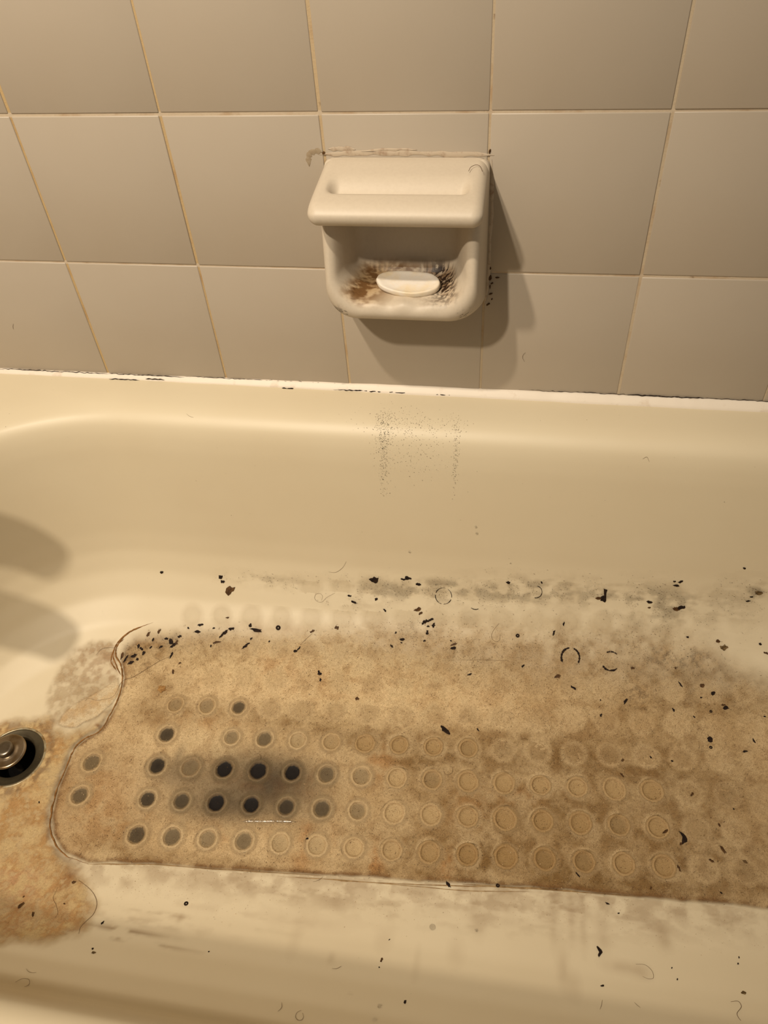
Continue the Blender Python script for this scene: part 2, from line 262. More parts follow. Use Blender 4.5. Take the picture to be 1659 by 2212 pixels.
FLAKES = [(0.0709, -0.1883, 0.0076, 'b', 1.5, 1.9871, 'A'), (0.0759, -0.1925, 0.0076, 'b', 2, 0.8106, 'A'), (0.0517, -0.1771, 0.0058, 'n', 1.5, 1.2268, 'A'), (0.082, -0.1808, 0.0051, 'b', 1.5, 0.3942, 'A'), (0.091, -0.1696, 0.0032, 'b', 1.5, 2.4338, 'A'), (0.107, -0.1648, 0.0058, 'b', 2.4, 0.2113, 'A'), (0.1047, -0.1729, 0.0064, 'b', 2, 0.0873, 'A'), (0.126, -0.1668, 0.0038, 'b', 1.5, 0.0908, 'A'), (0.1501, -0.1655, 0.0076, 'b', 2.5, 0.3558, 'A'), (0.142, -0.1703, 0.0076, 'b', 2.5, 0.8299, 'A'), (0.138, -0.1751, 0.005, 'b', 2, 0.9896, 'A'), (0.1342, -0.1836, 0.0069, 'n', 3, 0.1728, 'A'), (0.1755, -0.1602, 0.0057, 'b', 1.5, 1.4781, 'A'), (0.1836, -0.164, 0.0101, 'b', 3, -0.1258, 'A'), (0.1732, -0.1852, 0.0062, 'b', 3, 0.703, 'A'), (0.1792, -0.1749, 0.0037, 'b', 1.5, 0.9993, 'A'), (0.1762, -0.1815, 0.0044, 'b', 3, 0.4287, 'A'), (0.0334, -0.2011, 0.0051, 'b', 1.5, 2.4084, 'A'), (0.0381, -0.206, 0.0057, 'b', 1.5, 1.4735, 'A'), (0.0255, -0.2116, 0.0076, 'b', 2, 0.4816, 'A'), (0.025, -0.2214, 0.0063, 'b', 2, 0.4924, 'A'), (0.0097, -0.2127, 0.0069, 'n', 3, 1.5394, 'A'), (0.0164, -0.2171, 0.0063, 'b', 3, 1.3587, 'A'), (0.0456, -0.1982, 0.0038, 'b', 1.5, 1.0416, 'A'), (0.0462, -0.1882, 0.0038, 'b', 2, 1.4412, 'A'), (0.0594, -0.1963, 0.0045, 'b', 2, 0.6155, 'A'), (0.0765, -0.2047, 0.0057, 'b', 2.5, 1.4478, 'A'), (0.0909, -0.2144, 0.0037, 'n', 1, 0.1055, 'A'), (0.032, -0.2154, 0.005, 'b', 1.5, 1.799, 'A'), (0.0286, -0.198, 0.0051, 'b', 1.5, 1.5704, 'A'), (0.0795, -0.1887, 0.0057, 'n', 2, 1.6297, 'A'), (0.0643, -0.1854, 0.0051, 'b', 2, 0.2554, 'A'), (0.0379, -0.1819, 0.0058, 'n', 2, 1.2356, 'A'), (0.1271, -0.1889, 0.0031, 'b', 1.5, 1.7641, 'A'), (0.1428, -0.1544, 0.0038, 'n', 2, 0.2062, 'A'), (0.204, -0.1761, 0.0025, 'b', 1.5, 1.1792, 'A'), (0.0859, -0.227, 0.0049, 'n', 2, 1.703, 'A'), (0.305, -0.1242, 0.0043, 'b', 1.5, 2.8802, 'B'), (0.3108, -0.1288, 0.0055, 'b', 2, -0.4208, 'B'), (0.3402, -0.1249, 0.0048, 'b', 1.5, 0.7922, 'B'), (0.3517, -0.1332, 0.0042, 'b', 2, -0.9707, 'B'), (0.3772, -0.1594, 0.0054, 'b', 2, 0.2829, 'B'), (0.3644, -0.1675, 0.0048, 'b', 1.5, 2.252, 'B'), (0.4057, -0.1587, 0.0035, 'b', 1.5, 0.5522, 'B'), (0.4083, -0.1501, 0.0059, 'b', 1.2, 1.6737, 'B'), (0.4152, -0.1422, 0.0059, 'b', 1.6, 1.4379, 'B'), (0.4055, -0.1394, 0.0065, 'b', 1.6, 0.1898, 'B'), (0.4118, -0.1374, 0.0059, 'b', 2, 0.7424, 'B'), (0.4021, -0.1414, 0.0047, 'b', 1.5, 1.076, 'B'), (0.4089, -0.144, 0.0035, 'b', 1.5, 0.4664, 'B'), (0.3939, -0.1301, 0.0071, 'n', 2, 0.7125, 'B'), (0.3983, -0.1328, 0.0047, 'n', 2, 0.9051, 'B'), (0.442, -0.1633, 0.0064, 'b', 1.4, 0.5086, 'B'), (0.4428, -0.1595, 0.0053, 'n', 3, 0.5066, 'B'), (0.439, -0.1561, 0.0023, 'b', 1.5, 2.9678, 'B'), (0.2913, -0.1541, 0.0061, 'n', 1.4, 0.0735, 'B'), (0.2588, -0.1603, 0.0055, 'n', 2, 0.6625, 'B'), (0.3682, -0.1531, 0.003, 'b', 1.5, 1.0512, 'B'), (0.3764, -0.1627, 0.0024, 'b', 1.5, 3.0398, 'B'), (0.2447, -0.1809, 0.0043, 'b', 2.4, 0.98, 'B'), (0.2405, -0.1847, 0.0055, 'b', 2, 0.2572, 'B'), (0.4655, -0.1912, 0.004, 'b', 3, 0.5078, 'B'), (0.393, -0.1121, 0.0053, 'b', 1.8, -0.0419, 'B'), (0.6745, -0.1109, 0.0053, 'b', 2, -0.4305, 'C'), (0.6983, -0.1008, 0.0031, 'b', 1.5, 3.1341, 'C'), (0.7052, -0.1008, 0.0047, 'b', 2, 1.1697, 'C'), (0.7014, -0.1022, 0.0047, 'b', 3, 0.0849, 'C'), (0.7845, -0.1059, 0.0036, 'b', 3, 0.3068, 'C'), (0.7873, -0.1041, 0.003, 'b', 1.5, 0.5713, 'C'), (0.7706, -0.0954, 0.003, 'b', 1.5, 3.0532, 'C'), (0.7581, -0.1337, 0.0058, 'n', 1, 0.0611, 'C'), (0.5651, -0.1392, 0.0051, 'b', 2.5, 1.4321, 'C'), (0.5765, -0.131, 0.0039, 'b', 2.5, 1.4333, 'C'), (0.5213, -0.1449, 0.0046, 'r', 2, 1.3297, 'C'), (0.7233, -0.1326, 0.0032, 'b', 1.5, 2.9807, 'C'), (0.8064, -0.1329, 0.0036, 'b', 1.5, 2.6418, 'C'), (0.8142, -0.1397, 0.0047, 'n', 2, -0.5036, 'C'), (0.505, -0.1067, 0.0051, 'b', 1.5, 2.6609, 'C'), (0.5452, -0.1053, 0.0028, 'b', 1.5, 1.7649, 'C'), (0.6755, -0.114, 0.0032, 'n', 2, 0.4806, 'C'), (0.5306, -0.1752, 0.004, 'b', 2, 0.9171, 'D'), (0.6615, -0.1656, 0.0044, 'n', 2, 0.0808, 'D'), (0.7116, -0.1616, 0.0032, 'n', 1.5, 1.3344, 'D'), (0.7167, -0.1769, 0.0032, 'b', 3, -0.8285, 'D'), (0.7183, -0.1794, 0.0032, 'b', 3, -0.8286, 'D'), (0.7547, -0.1846, 0.0058, 'b', 1.5, 1.1942, 'D'), (0.7408, -0.1906, 0.0027, 'b', 1.5, 0.3427, 'D'), (0.7513, -0.2049, 0.0032, 'r', 1.5, 1.741, 'D'), (0.6537, -0.2039, 0.006, 'b', 2.4, 1.061, 'D'), (0.625, -0.2238, 0.0038, 'b', 1.6, 1.3984, 'D'), (0.7086, -0.2078, 0.0043, 'b', 1.8, -1.2593, 'D'), (0.7319, -0.2134, 0.0027, 'b', 2, -0.9024, 'D'), (0.5919, -0.1944, 0.005, 'b', 3, -0.5084, 'D'), (0.7478, -0.2476, 0.0036, 'r', 1.5, 0.1154, 'D'), (0.7849, -0.2484, 0.0046, 'b', 2.4, 0.2816, 'D'), (0.7961, -0.2343, 0.0041, 'b', 2.4, -1.1625, 'D'), (0.6478, -0.2756, 0.0042, 'n', 1.6, 0.7839, 'D'), (0.6464, -0.2943, 0.0046, 'n', 2, -0.8972, 'D'), (0.7208, -0.307, 0.0045, 'n', 2, 1.032, 'D'), (0.703, -0.2698, 0.0026, 'b', 1.5, 2.9104, 'D'), (0.6796, -0.2683, 0.0026, 'b', 2, -0.9065, 'D'), (0.6245, -0.2053, 0.0022, 'b', 1.5, 1.6188, 'D'), (0.8111, -0.2045, 0.0026, 'b', 1.5, -3.1409, 'D'), (0.4812, -0.2581, 0.0033, 'b', 2.4, -0.8144, 'D'), (0.7657, -0.1963, 0.0042, 'n', 2, 0.0999, 'D'), (0.7322, -0.3773, 0.0043, 'n', 2, -0.4588, 'E'), (0.7665, -0.374, 0.0047, 'n', 1.6, -0.4687, 'E'), (0.7456, -0.3379, 0.0034, 'n', 1.5, 1.8677, 'E'), (0.699, -0.3898, 0.0047, 'n', 3, -1.2024, 'E'), (0.7034, -0.3639, 0.0034, 'n', 1.5, 0.9401, 'E'), (0.6689, -0.4138, 0.0028, 'n', 1.5, 1.4119, 'E'), (0.5957, -0.41, 0.0038, 'b', 3, -0.8146, 'E'), (0.7381, -0.4087, 0.0023, 'b', 1.5, 2.4499, 'E'), (0.4637, -0.438, 0.0053, 'b', 3, -0.8333, 'E'), (0.5146, -0.4323, 0.0038, 'r', 1.5, 1.9799, 'E'), (0.3064, -0.4118, 0.0031, 'b', 1.5, 0.3254, 'E'), (0.1051, -0.299, 0.0023, 'b', 1.5, 3.0856, 'E'), (0.763, -0.3182, 0.002, 'b', 1.5, 2.5776, 'E'), (0.6253, -0.4342, 0.0028, 'b', 3, -0.2148, 'F'), (0.6358, -0.4421, 0.0018, 'b', 1.5, 0.3803, 'F'), (0.6161, -0.5122, 0.0026, 'b', 2, 0.3177, 'F'), (0.7466, -0.4668, 0.0017, 'b', 1.5, 1.5735, 'F'), (0.7446, -0.4729, 0.0017, 'b', 1.5, 0.704, 'F'), (0.6822, -0.486, 0.0017, 'b', 1.5, 1.1009, 'F'), (0.686, -0.4957, 0.0017, 'b', 1.5, 1.3888, 'F'), (0.7446, -0.4985, 0.0042, 'g', 1.2, 0.1497, 'F'), (0.4073, -0.5209, 0.004, 'n', 1.6, 1.3986, 'F'), (0.4361, -0.5563, 0.0034, 'b', 2, 1.5711, 'F'), (0.1212, -0.5285, 0.0033, 'b', 2, 1.3156, 'F'), (0.4115, -0.5003, 0.0014, 'b', 1.5, 0.6057, 'F'), (0.2392, -0.5393, 0.0014, 'b', 1.5, 0.611, 'F'), (0.4064, -0.5281, 0.0013, 'b', 1.5, -3.1042, 'F'), (0.0282, -0.5246, 0.0062, 'n', 2.2, 1.1515, 'G'), (0.0468, -0.5313, 0.0048, 'n', 2.4, 2.1565, 'G'), (0.025, -0.5152, 0.0024, 'n', 1.5, 1.296, 'G'), (0.0716, -0.5156, 0.0024, 'n', 1.5, 3.0642, 'G'), (0.0692, -0.492, 0.0045, 'n', 1.2, 0.1453, 'G'), (0.1279, -0.5556, 0.0022, 'b', 1.5, 2.1901, 'G'), (-0.0135, -0.4119, 0.0028, 'b', 1.5, 2.2926, 'G'), (0.1314, -0.5591, 0.0035, 'g', 1.5, -3.1149, 'G'), (0.0484, -0.1186, 0.0046, 'b', 1.3, 0.7039, 'small black flake highest on the left of the tub back slope'), (0.1311, -0.1182, 0.0064, 'b', 1.2, 0.9115, 'upper black flake of the pair left of the grey smudge'), (0.1336, -0.1217, 0.0058, 'b', 1.6, -0.0521, 'lower small black flake of the pair left of the grey smudge'), (0.1441, -0.1284, 0.0141, 'n', 1.25, 0.8499, 'large rounded dark brown flake below the pair of black flakes'), (0.3366, -0.1116, 0.0114, 'b', 1.2, 0.4038, 'large jagged black flake at the top edge of the grime above its middle'), (0.3793, -0.1091, 0.0077, 'b', 1.6, 0.205, 'jagged black flake at the top edge right of the large jagged flake'), (0.374, -0.1099, 0.0047, 'b', 2, -0.3296, 'narrow black sliver touching the jagged flake at the grime top edge'), (0.2133, -0.1598, 0.0062, 'r', 1, 0.0735, 'small dark ring shaped flake on the orange upper edge of the crust'), (0.2765, -0.2079, 0.0066, 'b', 1.5, -0.8809, 'lone black shard standing above a smaller one in the pale upper middle of the crust'), (0.2794, -0.2167, 0.0047, 'b', 1.7, 1.5928, 'smaller black shard under the lone shard in the pale upper middle of the crust'), (0.3304, -0.2358, 0.0052, 'n', 1.1, 0.1101, 'lone round brown flake in the pale middle of the crust'), (0.4423, -0.2635, 0.01, 'b', 2.6, -0.7069, 'long black curved shard beside a tiny glint in the middle of the crust'), (0.6211, -0.1104, 0.0109, 'a', 1.2, 0.8466, 'black hook shaped flake near the top right of the grime'), (0.6153, -0.1112, 0.0055, 'n', 2.5, -0.0431, 'brown shard joined to the left of the black hook shaped flake'), (0.7115, -0.1125, 0.0085, 'b', 2.6, 0.7784, 'right black arm of the V shaped flakes at the upper right'), (0.7059, -0.1135, 0.0074, 'n', 1.8, -0.4282, 'left brown arm of the V shaped flakes at the upper right'), (0.7939, -0.1023, 0.0085, 'g', 1.6, -0.0291, 'dark olive clump at the right edge of the tub back slope'), (0.7657, -0.138, 0.009, 'g', 1.3, 0.4708, 'olive brown clump below the right edge clump'), (0.5721, -0.1836, 0.0078, 'n', 1.5, 0.3423, 'dark red brown oval flake below the broken black ring'), (0.7423, -0.177, 0.0064, 'n', 1.2, 0.5758, 'red brown chipped flake at the end of a curved scratch'), (0.7682, -0.199, 0.0063, 'b', 1.8, 0.1003, 'black rectangular flake near the right edge of the crust'), (0.7476, -0.2379, 0.0073, 'b', 1.1, 0.1142, 'star shaped black flake on the right part of the crust'), (0.7068, -0.3575, 0.0097, 'c', 2.4, -1.4109, 'long curved black shard at the lower right of the crust'), (0.6888, -0.3525, 0.0063, 'n', 2.2, 0.5378, 'brown shard inside the cup print left of the long curved shard'), (0.7459, -0.364, 0.0071, 'n', 1.7, -1.035, 'brown diamond shaped flake right of the long curved shard'), (0.615, -0.4813, 0.0071, 'c', 2.6, -1.4426, 'slim black shard on the bare slope below the crust'), (0.197, -0.496, 0.0044, 'r', 1, 0.1462, 'black ring shaped bead on the bare slope under the crust'), (0.0779, -0.2518, 0.0122, 'h', 1.3, 0.1159, 'ragged tan brown clump above the upper row of cup prints'), (0.5871, -0.1612, 0.0223, 'A1', 1, 0.0777, 'black left arc of the broken ring on the upper right crust'), (0.5871, -0.1612, 0.0223, 'A2', 1, 0.0777, 'black right arc of the broken ring on the upper right crust'), (0.6354, -0.161, 0.022, 'A3', 1, 0.0783, 'thin broken black upper arc right of the broken ring'), (0.6354, -0.161, 0.022, 'A4', 1, 0.0783, 'thick black lower arc right of the broken ring'), (0.4258, -0.1178, 0.0211, 'A5', 1, 0.0472, 'thin black circle outline among the upper cup prints'), (0.539, -0.1106, 0.0157, 'A6', 1, 0.0405, 'thin black half circle on the tub back slope'), (0.4663, -0.1205, 0.0174, 'A7', 1, 0.0538, 'short black arc right of the thin black circle outline')]
HAIRS = [('long tan hair crossing the upper left edge of the crust', 0.00028, 'tub', [(-0.0159, -0.2794), (-0.0126, -0.2751), (0.0004, -0.2761), (0.0183, -0.2687), (0.0215, -0.2479), (0.0347, -0.24), (0.0491, -0.2277), (0.0649, -0.2133), (0.077, -0.2064)]), ('arched dark hair at the upper left corner of the crust', 0.00022, 'tub', [(-0.0254, -0.216), (-0.0209, -0.2081), (-0.0105, -0.2043), (0.001, -0.204)]), ('thin curved hair on the bare back slope left of centre', 0.00018, 'tub', [(0.2774, -0.1092), (0.2865, -0.1091), (0.2951, -0.1064), (0.3009, -0.1033)]), ('hair with a small loop at the top edge of the crust', 0.00018, 'tub', [(0.2854, -0.123), (0.2752, -0.127), (0.2699, -0.1307), (0.2643, -0.1314), (0.2593, -0.129), (0.2603, -0.1255), (0.2658, -0.1244), (0.2696, -0.1265), (0.268, -0.13)]), ('long S shaped hair at the right end of the rust stain', 0.00026, 'tub', [(0.0732, -0.4894), (0.0882, -0.4958), (0.0985, -0.5027), (0.1054, -0.5113), (0.1074, -0.5212), (0.1046, -0.5287), (0.1021, -0.5364), (0.1042, -0.543)]), ('wavy dark hair on the rust stain below the drain', 0.00022, 'tub', [(0.0549, -0.5001), (0.0563, -0.5113), (0.0636, -0.5179), (0.0708, -0.526), (0.0711, -0.5315)]), ('hooked hair at the bottom left of the near slope', 0.00022, 'tub', [(0.0971, -0.6035), (0.0962, -0.5985), (0.1014, -0.5978), (0.1076, -0.6012), (0.1108, -0.6046), (0.1116, -0.6072)]), ('short bent hair above the hooked hair at the bottom left', 0.00018, 'tub', [(0.0865, -0.5871), (0.0913, -0.5895), (0.0962, -0.5901), (0.0987, -0.589)]), ('short smile shaped hair on the lower middle slope', 0.00022, 'tub', [(0.362, -0.5365), (0.3668, -0.5357), (0.3703, -0.533)]), ('round curled hair at the bottom edge of the tub slope', 0.00022, 'tub', [(0.347, -0.5811), (0.3444, -0.584), (0.3449, -0.5882), (0.3481, -0.5909), (0.3512, -0.5902), (0.3515, -0.5869), (0.3492, -0.5835)]), ('short bracket shaped hair left of the round curled hair', 0.00022, 'tub', [(0.3279, -0.5859), (0.3293, -0.5817), (0.327, -0.5767)]), ('thin hair loop on the near slope at the right', 0.00018, 'tub', [(0.6488, -0.4877), (0.6574, -0.4872), (0.6633, -0.4917), (0.6639, -0.4978), (0.6591, -0.4993), (0.6542, -0.498)]), ('faint question mark shaped hair at the bottom right', 0.0003, 'tub', [(0.7312, -0.5085), (0.738, -0.507), (0.7397, -0.5115), (0.7347, -0.5175), (0.7346, -0.5211), (0.7363, -0.5239)]), ('tiny hook shaped hair over the dark mould in the middle', 0.0002, 'tub', [(0.2213, -0.323), (0.2266, -0.3217), (0.23, -0.3255), (0.2298, -0.329), (0.2266, -0.33)]), ('short curved hair lying on the tub rim at left', 0.00016, 'tub', [(0.1185, -0.0556), (0.1224, -0.058), (0.1277, -0.0591)]), ('faint arched hair under the rim at the right of the back slope', 0.00018, 'tub', [(0.6363, -0.0698), (0.6403, -0.0689), (0.6434, -0.0708)]), ('long straight thread across the upper middle of the crust', 0.00016, 'tub', [(0.4485, -0.1759), (0.479, -0.173), (0.5126, -0.1705)]), ('looped hair beside the large clean cup print', 0.0002, 'tub', [(0.4974, -0.1353), (0.4922, -0.1404), (0.4892, -0.1459), (0.4902, -0.1504), (0.495, -0.1528), (0.4994, -0.1507), (0.4995, -0.1452)]), ('straight stubby hair at the left of the upper cup prints', 0.00022, 'tub', [(0.2457, -0.1763), (0.2525, -0.1685), (0.2596, -0.1621)]), ('curly round hair between the cup prints at right of the middle', 0.0002, 'tub', [(0.4457, -0.3123), (0.4474, -0.3178), (0.4523, -0.3188), (0.4562, -0.315), (0.4556, -0.3093), (0.4517, -0.3081)]), ('small crescent shaped hair on the tile right of the soap dish shadow', 0.00018, 'wall', [(0.5043, -0.2457), (0.502, -0.2488), (0.5018, -0.253), (0.5041, -0.2577)]), ('tiny upright hair on the tile at the far left', 0.0002, 'wall', [(-0.0987, -0.2336), (-0.101, -0.2375), (-0.1021, -0.2414)]), ('curved hair on the lower edge of the near slope at right', 0.00018, 'tub', [(0.6149, -0.5252), (0.6137, -0.5299), (0.6121, -0.5337)]), ('slanted short hair on the near slope at lower right', 0.00018, 'tub', [(0.6437, -0.5227), (0.6463, -0.5251), (0.6486, -0.5264)]), ('short hair on the bare slope under the crust middle', 0.0002, 'tub', [(0.3225, -0.4549), (0.328, -0.4527), (0.3317, -0.4488)])]
DROPS = [(0.3822, -0.0981, 0.0016, 'tiny clear water bead on the back slope left of the pair'), (0.462, -0.0902, 0.0016, 'upper clear water bead of the pair on the back slope'), (0.4635, -0.0918, 0.0016, 'lower clear water bead of the pair on the back slope'), (0.4523, -0.4821, 0.0031, 'clear round water drop on the bare near slope in the middle'), (0.496, -0.4788, 0.0016, 'small water drop ending a dried drip mark'), (0.4141, -0.5641, 0.0021, 'upper small water drop at the bottom edge'), (0.4125, -0.5773, 0.0021, 'lowest water drop at the bottom edge'), (0.506, -0.0992, 0.001, 'tiny glinting bead on the right half of the back slope')]
STREAK = [(0.2296, -0.403), (0.2484, -0.4005), (0.2691, -0.3977), (0.2899, -0.3955)]
BLACKSPECK = [(0.3532, 0.1349, 0.0074, 0.0217, 1), (0.3545, 0.0957, 0.0043, 0.0246, 0.6), (0.3514, 0.0668, 0.0028, 0.0164, 0.3), (0.4357, 0.1239, 0.0031, 0.0212, 0.6), (0.4356, 0.0954, 0.0021, 0.0243, 0.4), (0.3796, 0.1447, 0.0366, 0.0148, 0.25), (0.4339, 0.1481, 0.0103, 0.0086, 0.3), (0.3919, 0.1043, 0.0317, 0.0236, 0.1)]
RIDGES = [([(0.0401, -0.1636), (0.0136, -0.1769), (0.0008, -0.195), (-0.0001, -0.2102), (0.0139, -0.2281), (0.0218, -0.2452), (0.0256, -0.2711), (0.0242, -0.2962), (0.0202, -0.3172), (0.0067, -0.3283), (-0.0003, -0.3397), (-0.0015, -0.3568), (0.0006, -0.3916), (0.0069, -0.4229), (0.0191, -0.4465), (0.0425, -0.4642), (0.0746, -0.4711)], 0.0009), ([(0.0058, -0.1893), (-0.0035, -0.2031), (-0.0035, -0.2191), (0.0094, -0.2338)], 0.0007), ([(0.028, -0.1691), (0.0057, -0.1843), (-0.0041, -0.2057), (0.0051, -0.2252), (0.0173, -0.238)], 0.0007), ([(0.0746, -0.4711), (0.1455, -0.4615), (0.2327, -0.4553), (0.3329, -0.4477)], 0.0005), ([(0.3336, -0.4509), (0.3828, -0.4474), (0.4552, -0.4401), (0.5265, -0.4325), (0.5969, -0.4269), (0.666, -0.4223)], 0.00045), ([(0.2839, -0.4545), (0.3827, -0.447), (0.4794, -0.4419), (0.5502, -0.4329)], 0.0004), ([(0.4789, -0.4359), (0.5501, -0.4297), (0.5969, -0.4265)], 0.0006)]
# ---------------------------------------------------------------- the wall: grout slab with separate tiles
T = .1524
def box_mesh(name, x0,x1,y0,y1,z0,z1, bev=0, seg=2):
    bm = bmesh.new(); bmesh.ops.create_cube(bm, size=1)
    for v in bm.verts: v.co = Vector(((x0+x1)/2+v.co.x*(x1-x0), (y0+y1)/2+v.co.y*(y1-y0), (z0+z1)/2+v.co.z*(z1-z0)))
    if bev: bmesh.ops.bevel(bm, geom=bm.edges[:], offset=bev, segments=seg, affect='EDGES', profile=.5)
    m = bpy.data.meshes.new(name); bm.to_mesh(m); bm.free()
    if bev: m.polygons.foreach_set('use_smooth', [True]*len(m.polygons))
    return m
wall_back = link('wall_back', box_mesh('wall_back', -.262, 1.34, .0009, .06, -.70, 1.6), MAT_GROUT, kind='structure')
wall_left = link('wall_left', box_mesh('wall_left', -.32, -.2645, -1.0, .06, -.70, 1.6), MAT_GROUT, kind='structure')
floor = link('floor', box_mesh('floor', -.32, 1.34, -2.4, .06, -.72, -.70), flat_mat('floor_tile', lin(150,132,112), .6, 0, lin(140,120,100), 20), kind='structure')
J = .0012
tile_mesh = box_mesh('tile', -T/2+J, T/2-J, 0, .006, -T/2+J, T/2-J, .0009, 2)
for r in range(-2, 3):
    for c in range(-2, 8):
        x = (c+.5)*T
        if x < -.262+T/2: continue
        o = link('tile', tile_mesh, MAT_TILE, wall_back)
        jr = random.Random(r*31+c)
        o.location = (x+jr.uniform(-.0004,.0004), jr.uniform(-.0002,.0003), (r+.5)*T+jr.uniform(-.0004,.0004))
        o.rotation_euler = (jr.uniform(-.0015,.0015), jr.uniform(-.0012,.0012), jr.uniform(-.0015,.0015))
for r in range(-2, 3):
    for c in range(5):
        o = link('tile', tile_mesh, MAT_TILE, wall_left)
        o.rotation_euler = (0,0,math.pi/2); o.location = (-.262, -(c+.5)*T-.001, (r+.5)*T)
# partial tiles in the far left column
cut = box_mesh('tile', -.0285+J-.005, 0-J, 0, .006, -T/2+J, T/2-J, .0009, 2)
for r in range(-2, 3):
    o = link('tile', box_mesh('tile', -.262+J, -T-J, 0, .006, -T/2+J, T/2-J, .0009, 2), MAT_TILE, wall_back); o.location = (0,0,(r+.5)*T)

# ---------------------------------------------------------------- caulk bead along the tub
def caulk():
    rings = []; xs_ = np.linspace(-.26, 1.30, 420)
    for i,x in enumerate(xs_):
        w = .0050+.0036*sstep(-.1,.75,x)+.0010*(vnoise(x,0,30,3)-.5)+.0004*(vnoise(x,0,120,5)-.5)
        h = w*1.05+.0006*(vnoise(x,0,50,8)-.5)
        zb = -.3052
        rings.append([(x,.002,zb-.004),(x,-w,zb-.003),(x,-w,zb+.0008),(x,-w*.80,zb+h*.34),(x,-w*.52,zb+h*.66),(x,-w*.22,zb+h*.9),(x,-.0003,zb+h),(x,.002,zb+h)])
    V,F = loft(rings,True,True)
    return link('trim_1', mesh_from('caulk',V,F), MAT_CAULK, kind='structure')
trim = caulk()
def mould_line(x0, x1, y, z, r, seed):
    n = max(6, int((x1-x0)/.0015)); t = np.linspace(0,1,n); rr = np.random.default_rng(seed)
    x = x0+(x1-x0)*t
    path = np.c_[x, y+.0006*(vnoise(x,0,300,seed)-.5)*2, z+.0006*(vnoise(x,0,260,seed+2)-.5)*2]
    rad = .62*r*(.35+1.1*vnoise(x,0,400,seed+4))*np.minimum(1,np.minimum(t,1-t)*8+.15)
    V,F = tube(path, rad, 6); link('mould_line', mesh_from('mould_line',V,F), MAT_BLACK, trim)
for x0,x1,y,z,r,s in ((-.15,.0,-.0016,-.2998,.0006,1),(.0,.10,-.0012,-.2996,.0006,2),(.002,.042,-.0058,-.3043,.0010,3),(.05,.075,-.0050,-.3020,.0009,4),
                      (.222,.238,-.0070,-.3052,.0014,5),(.285,.43,-.0062,-.3038,.0009,6),(.34,.405,-.0078,-.3062,.0011,8),
                      (.45,.60,-.0090,-.3066,.0008,9),(.58,.80,-.0094,-.3068,.0010,10),(.62,.70,-.0008,-.2955,.0007,11),(.50,.9,-.0006,-.2955,.0004,12),(.10,.3,-.0006,-.2990,.0004,13)):
    mould_line(x0,x1,y,z,r,s)

# ---------------------------------------------------------------- bathtub
DRAIN = (-.0720, -.3630)
def rrect(x0,x1,y0,y1,r,n=40,m=70):
    P = []
    for cx,cy,a in ((x1-r,y1-r,0),(x0+r,y1-r,1),(x0+r,y0+r,2),(x1-r,y0+r,3)):
        for k in range(n): 
            t = (a+k/(n-1))*math.pi/2; P.append((cx+r*math.cos(t), cy+r*math.sin(t)))
    Q = []; L = len(P)
    for c in range(4):
        seg = P[c*n:(c+1)*n]; Q += seg; a = seg[-1]; b = P[((c+1)*n)%L]
        for k in range(1,m): Q.append((a[0]+(b[0]-a[0])*k/m, a[1]+(b[1]-a[1])*k/m))
    return Q
def bathtub():
    sel = np.unique(np.r_[np.arange(0,len(PROF),2), len(PROF)-1])
    rings = []
    x0,x1,y0,y1,r = [float(v[0]) for v in LV]
    rings.append([(x,y,-.69) for x,y in rrect(x0+.002,x1,y0+.012,y1-.004,.006)])
    rings.append([(x,y,-.33) for x,y in rrect(x0+.002,x1,y0+.012,y1-.004,.006)])
    rings.append([(x,y,-.315) for x,y in rrect(x0,x1,y0,y1-.001,.006)])
    for k in sel:
        x0,x1,y0,y1,r = [float(v[k]) for v in LV]
        rings.append([(x,y,float(PROF[k,1])) for x,y in rrect(x0,x1,y0,y1,r)])
    V,F = loft(rings)
    bm = bmesh.new(); vs_ = [bm.verts.new(v) for v in V]
    for f in F: bm.faces.new([vs_[i] for i in f])
    n = len(rings[0]); inner = vs_[-n:]
    zf = inner[0].co.z
    hole = [bm.verts.new((DRAIN[0]+.0362*math.cos(a), DRAIN[1]+.0362*math.sin(a), zf)) for a in np.linspace(0,2*math.pi,64,endpoint=False)]
    edges = [bm.edges.get((inner[i],inner[(i+1)%n])) for i in range(n)]+[bm.edges.new((hole[i],hole[(i+1)%64])) for i in range(64)]
    bmesh.ops.triangle_fill(bm, edges=edges, use_beauty=True)
    low = [bm.verts.new((v.co.x,v.co.y,zf-.006)) for v in hole]
    for i in range(64): bm.faces.new((hole[i],low[i],low[(i+1)%64],hole[(i+1)%64]))
    bmesh.ops.recalc_face_normals(bm, faces=bm.faces[:])
    m = bpy.data.meshes.new('bathtub'); bm.to_mesh(m); bm.free()
    m.polygons.foreach_set('use_smooth', [True]*len(m.polygons))
    return tag(link('bathtub', m, MAT_TUB), 'cream enamel bathtub with a stained floor under the tiled wall', 'bathtub')
tub = bathtub()

